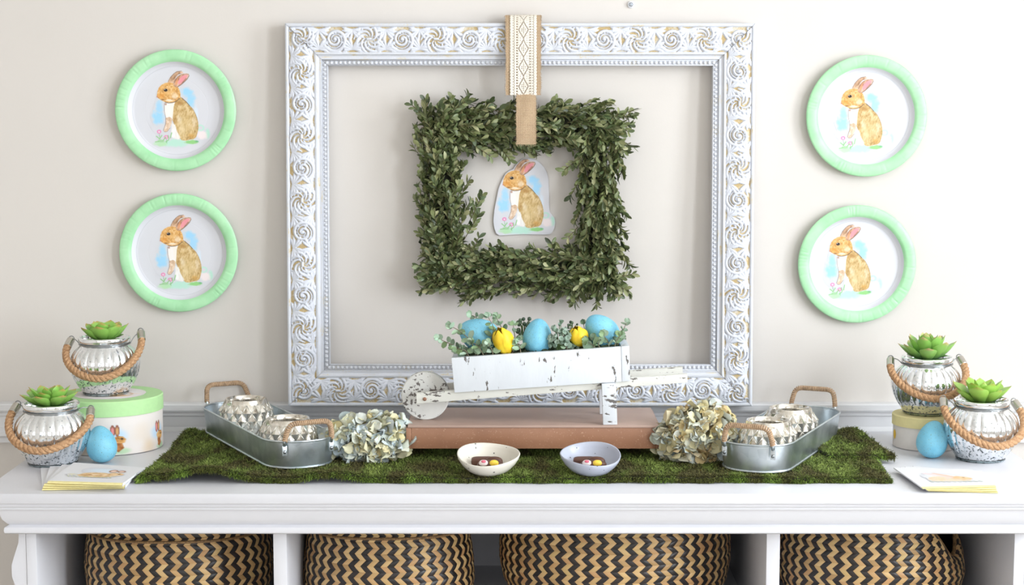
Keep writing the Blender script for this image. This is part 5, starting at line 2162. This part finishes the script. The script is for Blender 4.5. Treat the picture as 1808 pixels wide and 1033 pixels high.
def bloom(label, u, v, y, length, width, tilt, seed, n=6):
    rs = random.Random(seed)
    p = P(u, v, y=y)
    r = thing('yellow_flower', label, 'flower', p, (0.35, tilt, 0), 'yellow flowers in the wheelbarrow')
    for ring, (m, k, op) in enumerate(((3, .86, .0), (n - 1, 1.0, .10))):
        for i in range(m):
            a0 = 2 * PI * i / m + ring * .5 + rs.uniform(-.1, .1)
            A = np.zeros((11, 8, 3))
            for a in range(11):
                t = a / 10
                prof = (math.sin(PI * (t * .895 + .07)) ** .60) * width * k * (1 + op * t)
                for b in range(8):
                    s = (b / 7 - .5) * 2
                    ang = a0 + s * (1.30 if m == 3 else .92) * (math.sin(PI * min(1, .14 + t * .80)) ** .5)
                    rr = prof * (1 + .04 * math.sin(s * 5 + i)) + .0006 * i
                    A[a, b] = (rr * math.cos(ang), rr * math.sin(ang), (t - .5) * length * k * (1 - .10 * s * s * t))
            MB().grid(A).build('petal', M['yellow'], r, 180)
    MB().tube([(0, 0, -length * .44), (0, .002, -length * .44 - .022)], .0016, 6).build('stem', M['stem'], r, 180)
    return r


bloom('yellow tulip leaning left beside the left egg in the wheelbarrow', 888, 601, YF + .016, .049, .0158, -.32, 4)
bloom('smaller yellow flower between the middle and right eggs of the wheelbarrow', 1021, 593, YF + .026, .036, .0142, -.30, 9)

# eucalyptus sprigs
EUC = [(120, 146, 116), (150, 172, 148), (176, 198, 178), (134, 162, 112), (98, 122, 98), (164, 190, 166), (140, 168, 128)]
M['euc'] = random_mat('eucalyptus_leaf', EUC, .5)
M['euc_stem'] = plain('eucalyptus_stem', (118, 108, 88), .6)


def round_leaf(w, cup):
    n = 7
    A = np.zeros((n, 5, 3))
    for i in range(n):
        t = i / (n - 1)
        hw = w * .5 * math.sqrt(max(0.004, 1 - (2 * t - 1) ** 2)) ** .85
        for j in range(5):
            s = (j / 4 - .5) * 2
            A[i, j] = (s * hw, t, cup * (s * s * .5 - (t - .5) ** 2))
    mb = MB().grid(A)
    B = A.copy()
    B[..., 2] -= .04
    mb.grid(B, flip=True)
    return mb.mesh('leaf', M['euc'], 60)


euc_me = [round_leaf(.82, .18), round_leaf(.72, -.15), round_leaf(.60, .25), round_leaf(.9, .08)]


def sprig(label, pts, y, seed, size=.0125, step=.011, yspread=.010, end=None, cluster=False):
    """pts: photo points along the stem, rooted in the box"""
    rs = random.Random(seed)
    n = len(pts)
    w = [P(u, v, y=y + yspread * (i / max(1, n - 1)) * rs.choice((-1, -.4))) for i, (u, v) in enumerate(pts)]
    # smooth polyline
    dense = []
    for a, b in zip(w[:-1], w[1:]):
        for k in range(8):
            dense.append(a.lerp(b, k / 8))
    dense.append(w[-1])
    for _ in range(3):
        dense = [dense[0]] + [(dense[i - 1] + dense[i] * 2 + dense[i + 1]) / 4 for i in range(1, len(dense) - 1)] + [dense[-1]]
    r = thing('eucalyptus_sprig' if not cluster else 'seeded_sprig', label, 'sprig', w[0], group='sprigs in the wheelbarrow')
    O = Vector(w[0])
    MB().tube([p - O for p in dense], [.0011 - .0006 * i / len(dense) for i in range(len(dense))], 6).build('stem', M['euc_stem'], r, 180)
    acc, roll = 0.0, rs.uniform(0, 3)
    total = sum((b - a).length for a, b in zip(dense[:-1], dense[1:]))
    run = 0
    for a, b in zip(dense[:-1], dense[1:]):
        d = b - a
        acc += d.length
        run += d.length
        if acc < step:
            continue
        acc = 0
        d.normalize()
        roll += PI / 2 + rs.uniform(-.4, .4)
        u0 = d.orthogonal().normalized()
        w0 = d.cross(u0)
        k = 1.0 - .35 * run / total
        for sg in (1, -1):
            lat = (u0 * math.cos(roll) + w0 * math.sin(roll)) * sg
            yd = (lat + d * rs.uniform(.2, .8)).normalized()
            s = size * k * rs.uniform(.85, 1.2)
            link('leaf', rs.choice(euc_me), r, frame_matrix(b - O + yd * .0012, yd, d * .7 + Vector((rs.uniform(-.5, .5), -.9, rs.uniform(-.2, .7))), s))
    d = (dense[-1] - dense[-3]).normalized()
    for sg in (1, -1, 0):
        yd = (d + d.orthogonal().normalized() * sg * .8).normalized()
        link('leaf', euc_me[rs.randrange(4)], r, frame_matrix(dense[-1] - O, yd, Vector((0, -1, .3)), size * .62))
    return r


y1, y2, y3 = YF + .018, YF + .045, YF + .075
SPRIGS = [([(828, 632), (806, 612), (790, 605), (774, 598)], YF + .020, 1, 'round leaved sprig trailing out at the far left of the wheelbarrow', 0.0160),
          ([(845, 630), (830, 600), (812, 584), (796, 576)], YF + .012, 2, 'pale sprig across the left egg pointing to the upper left', 0.0173),
          ([(862, 632), (858, 590), (852, 566), (832, 556)], YF + .082, 3, 'green sprig arching over the top of the left egg', 0.0160),
          ([(856, 630), (868, 600), (872, 578), (862, 560)], YF + .026, 4, 'pale sprig between the left egg and the tulip', 0.0166),
          ([(830, 634), (822, 618), (806, 616)], YF + .010, 5, 'short light green sprig at the left corner of the wheelbarrow', 0.0160),
          ([(856, 632), (846, 612), (834, 604)], YF + .008, 6, 'short sprig in front of the left egg', 0.0173),
          ([(905, 630), (898, 598), (884, 576), (876, 560)], YF + .060, 7, 'dark sprig rising behind the tulip', 0.0154),
          ([(912, 628), (910, 600), (906, 574)], YF + .050, 8, 'upright sprig just right of the tulip', 0.0141),
          ([(920, 628), (918, 612), (912, 606)], YF + .014, 9, 'low round leaved sprig at the foot of the middle egg', 0.0166),
          ([(1040, 620), (1036, 598), (1030, 572)], YF + .082, 10, 'dark sprig between the small flower and the right egg', 0.0147),
          ([(1052, 620), (1048, 610), (1038, 604)], YF + .010, 11, 'low broad leaved sprig in front of the right egg', 0.0205),
          ([(1076, 618), (1074, 604), (1066, 592)], YF + .012, 12, 'grey green leaf rosette sprig in front of the right egg', 0.0179),
          ([(1090, 616), (1092, 600), (1100, 584), (1106, 570)], YF + .030, 13, 'light green sprig trailing out at the far right of the wheelbarrow', 0.0147),
          ([(1084, 617), (1088, 602), (1096, 592)], YF + .014, 14, 'short light green sprig at the right corner of the wheelbarrow', 0.0160)]
SPRIGS += [([(818, 632), (812, 618), (800, 612)], YF + .040, 15, 'drooping sprig over the left end board of the wheelbarrow', .0150),
           ([(838, 632), (842, 616), (852, 608)], YF + .016, 16, 'short dark sprig low between the left egg and the tulip', .0150),
           ([(872, 632), (868, 616), (862, 606)], YF + .010, 17, 'low sprig at the foot of the tulip on its left', .0150),
           ([(902, 630), (908, 614), (916, 600)], YF + .026, 18, 'grey green sprig at the foot of the tulip on its right', .0150),
           ([(1004, 624), (1000, 612), (994, 606)], YF + .014, 19, 'low sprig below the grey seeded cluster', .0130),
           ([(1034, 622), (1040, 608), (1046, 596)], YF + .020, 20, 'leafy sprig just left of the right egg', .0140),
           ([(1062, 619), (1056, 608), (1060, 600)], YF + .014, 21, 'small pale sprig low in front of the right egg', .0140)]
for pts, y, sd, lab, sz in SPRIGS:
    sprig(lab, pts, y, sd + 100, sz)

# seeded sprigs: tight clusters of small grey green cups
M['seed'] = random_mat('grey_green_seed_cup', [(126, 150, 132), (168, 188, 172), (104, 130, 108), (188, 204, 190)], .55)
cup = MB().lathe([(0, 0), (.35, .1), (.62, .5), (.78, 1.0), (.60, .96), (.42, .6), (0, .45)], 7).mesh('seed_cup', M['seed'], 60)
M['seed_dark'] = random_mat('dark_green_bud', [(52, 70, 52), (74, 94, 70), (92, 112, 88)], .55)
bud = MB().sphere((0, 0, .3), .55, 7, 5).mesh('bud', M['seed_dark'], 180)


def seeded(label, u, v, y, rx, rz_, n, me, size, seed):
    rs = random.Random(seed)
    p = P(u, v, y=y)
    r = thing('seeded_sprig', label, 'sprig', p, group='sprigs in the wheelbarrow')
    st = MB()
    for k in range(n):
        a, b = rs.uniform(-PI, 0), rs.uniform(-.5, 1)
        q = math.sqrt(1 - b * b)
        c = Vector((q * math.cos(a) * rx, q * math.sin(a) * .014, b * rz_)) * rs.uniform(.7, 1.05)
        d = (Vector((c.x / rx, -abs(c.y) / .014 * .8, c.z / rz_ + .4)) + Vector([rs.uniform(-.4, .4) for _ in range(3)])).normalized()
        link(me.name, me, r, frame_matrix(c, d.orthogonal(), d, size * rs.uniform(.8, 1.2)))
        st.tube([Vector((c.x * .2, 0, -rz_)), c * .6, c], .0006, 4)
    o = st.build('stems', M['stem'], r)
    o['kind'] = 'stuff'
    return r


seeded('grey green seeded cluster right of the middle egg', 988, 597, YF + .018, .016, .026, 46, cup, .0052, 5)
seeded('dark budded cluster at the foot of the small yellow flower', 1008, 606, YF + .034, .016, .018, 26, cup, .0052, 6)
seeded('dark budded sprig rising left of the middle egg', 926, 582, YF + .060, .012, .024, 24, bud, .0060, 7)
seeded('dark budded tip behind the small yellow flower', 1012, 578, YF + .050, .012, .010, 8, bud, .0046, 8)

# ================================================================== woven baskets in the cubbies
M['straw_tan'] = random_mat('natural_seagrass', [(176, 140, 92), (200, 164, 112), (214, 180, 126), (190, 146, 98), (206, 176, 118)], .45)
M['straw_black'] = random_mat('black_seagrass', [(24, 22, 22), (34, 30, 30), (44, 34, 32), (28, 28, 32)], .38)
M['straw_mass'] = attr_mat('woven_seagrass', .45)
M['basket_inner'] = plain('basket_lining', (40, 32, 24), .9)


def straw_piece(sh):
    """domed slanted straw: x in -.5...5 (sheared by sh over its height), z in -.5...5, bulging to -Y"""
    n, m = 4, 5
    A = np.zeros((n, m, 3))
    for i in range(n):
        for j in range(m):
            s, t = i / (n - 1) - .5, j / (m - 1) - .5
            A[i, j] = (s * .97 + sh * t, -(.10 * (1 - (2 * s) ** 2) + .16 * (1 - (2 * t) ** 2)) + (.02 if abs(t) > .45 else 0), t * 1.06)
    return A


PIECE = {1: straw_piece(.92), -1: straw_piece(-.92)}
straw_me = {(sg, k): MB().grid(PIECE[sg]).mesh('straw', M[k], 180) for sg in (1, -1) for k in ('straw_tan', 'straw_black')}


def make_basket(label, u0, u1, yc, prof, ncol, rowh, seed, ysc=.92, dip=None, rim=None):
    """u0, u1: photo extent; prof: list of (height over shelf, relative radius)"""
    rs = random.Random(seed)
    xa, xb = P(u0, 985, y=yc).x, P(u1, 985, y=yc).x
    R = (xb - xa) / 2
    r = thing('woven_basket', label, 'basket', ((xa + xb) / 2, yc, SH), group='zigzag woven baskets')
    hs, rr = [p[0] for p in prof], [p[1] * R for p in prof]
    H = hs[-1]

    def surf(a, z, out=0.0):
        q = float(np.interp(z, hs, rr)) + out
        zz = z
        if dip is not None:
            da = (a - dip[0] + PI) % (2 * PI) - PI
            zz = z - dip[1] * math.exp(-(da / dip[2]) ** 2) * max(0, z / H) ** 2
        return Vector((q * math.cos(a), q * math.sin(a) * ysc, zz))

    rows = int(H / rowh)
    singles, rest = [], []
    for i in range(rows):
        z = (i + .5) * H / rows
        for c in range(ncol):
            a = 2 * PI * (c + .5) / ncol
            zf = (.0, .0)
            p = surf(a, z)
            e = .004
            du = (surf(a + e, z) - surf(a - e, z)) / (2 * e)
            dv = (surf(a, z + .002) - surf(a, z - .002)).normalized()
            wdt = du.length * 2 * PI / ncol
            n = du.cross(dv).normalized()
            x = du.normalized()
            sg = 1 if i % 2 == 0 else -1
            col = 'straw_tan' if c % 2 == 0 else 'straw_black'
            if rim is not None and abs(z - rim) < H / rows * .5 and False:
                continue
            hh = H / rows
            off = n * rs.uniform(-.0003, .0006)
            dp = .006
            Mx = Matrix(((x.x * wdt, -n.x * dp, dv.x * hh, p.x + off.x), (x.y * wdt, -n.y * dp, dv.y * hh, p.y + off.y), (x.z * wdt, -n.z * dp, dv.z * hh, p.z + off.z), (0, 0, 0, 1)))
            w = p + Vector(r.location)
            # how much of it the photo shows: facing the viewer and below the moulding
            d = CAMPOS - w
            face = n.dot(d.normalized())
            vis = face * wdt * hh * (1 if ZLIM_LO < w.z < ZLIM_HI else .05)
            rest.append((vis, Mx, sg, col))
    rest.sort(key=lambda t: -t[0])
    for (vis, Mx, sg, col) in rest[:300]:
        link('straw', straw_me[(sg, col)], r, Mx)
    VV, FF, CC, n0 = [], [], [], 0
    base_f = MB().grid(PIECE[1]).f
    tan = [lin(c) for c in ((176, 140, 92), (200, 164, 112), (214, 180, 126), (190, 146, 98))]
    blk = [lin(c) for c in ((24, 22, 22), (34, 30, 30), (44, 34, 32))]
    for (vis, Mx, sg, col) in rest[300:]:
        v = PIECE[sg].reshape(-1, 3)
        VV.append(mat_pts(Mx, v))
        FF += [tuple(q + n0 for q in f) for f in base_f]
        n0 += len(v)
        CC.append(np.repeat(np.array(rs.choice(tan if col == 'straw_tan' else blk))[None], len(v), 0))
    mb = MB()
    mb.v, mb.f, mb.mi, mb.n = VV, FF, [0] * len(FF), n0
    o = mb.build('woven_straws', M['straw_mass'], r, 180, attr=np.concatenate(CC))
    o['kind'] = 'stuff'
    # inner wall
    ns = 72
    A = np.array([[tuple(surf(2 * PI * k / ns, z, -.003)) for k in range(ns)] for z in np.linspace(0.001, H, 14)])
    mb = MB().grid(A, close_v=True)
    mb.add(A[0], [tuple(range(ns))])
    mb.build('lining', M['basket_inner'], r, 180)
    # braided edge
    A = [tuple(surf(2 * PI * k / 90, H - .001)) for k in range(90)]
    MB().tube(A, .0035, 6, closed=True).build('rim', M['straw_rim'], r, 180)
    if rim is not None:
        A = []
        for k in range(90):
            a = 2 * PI * k / 90
            A.append(tuple(surf(a, rim + .002 * math.sin(3 * a), .0014)))
        MB().tube(A, .0026, 6, closed=True).build('fold_edge', M['straw_rim'], r, 180)
    return r


M['straw_rim'] = plain('twisted_seagrass_edge', (128, 98, 62), .6, var=.5, vscale=300)
ZLIM_LO, ZLIM_HI = P(900, 1033, y=-.45).z - .012, P(900, 940, y=-.45).z + .02
make_basket('zigzag woven basket in the left cubby', 154, 480, -.300, [(0, .80), (.02, .92), (.05, .985), (.085, 1.0), (.115, .985), (.14, .955), (.158, .92), (.175, .93), (.195, .90)], 86, .0098, 1, rim=.1475)
make_basket('zigzag woven basket at the left of the wide middle cubby', 537, 837, -.290, [(0, .90), (.02, .97), (.05, 1.0), (.09, .985), (.13, .945), (.158, .905), (.175, .915), (.195, .88)], 80, .0098, 2, rim=.1475)
make_basket('large zigzag woven basket at the right of the wide middle cubby', 883, 1287, -.275, [(0, .78), (.02, .89), (.05, .97), (.085, 1.0), (.12, 1.0), (.15, .985), (.175, .96), (.198, .93)], 104, .0098, 3, ysc=.84)
make_basket('slumped zigzag woven basket in the right cubby', 1372, 1698, -.300, [(0, .74), (.02, .86), (.05, .96), (.085, 1.0), (.12, .985), (.15, .955), (.175, .92), (.19, .89)], 86, .0098, 4, dip=(-.45, .085, .50))
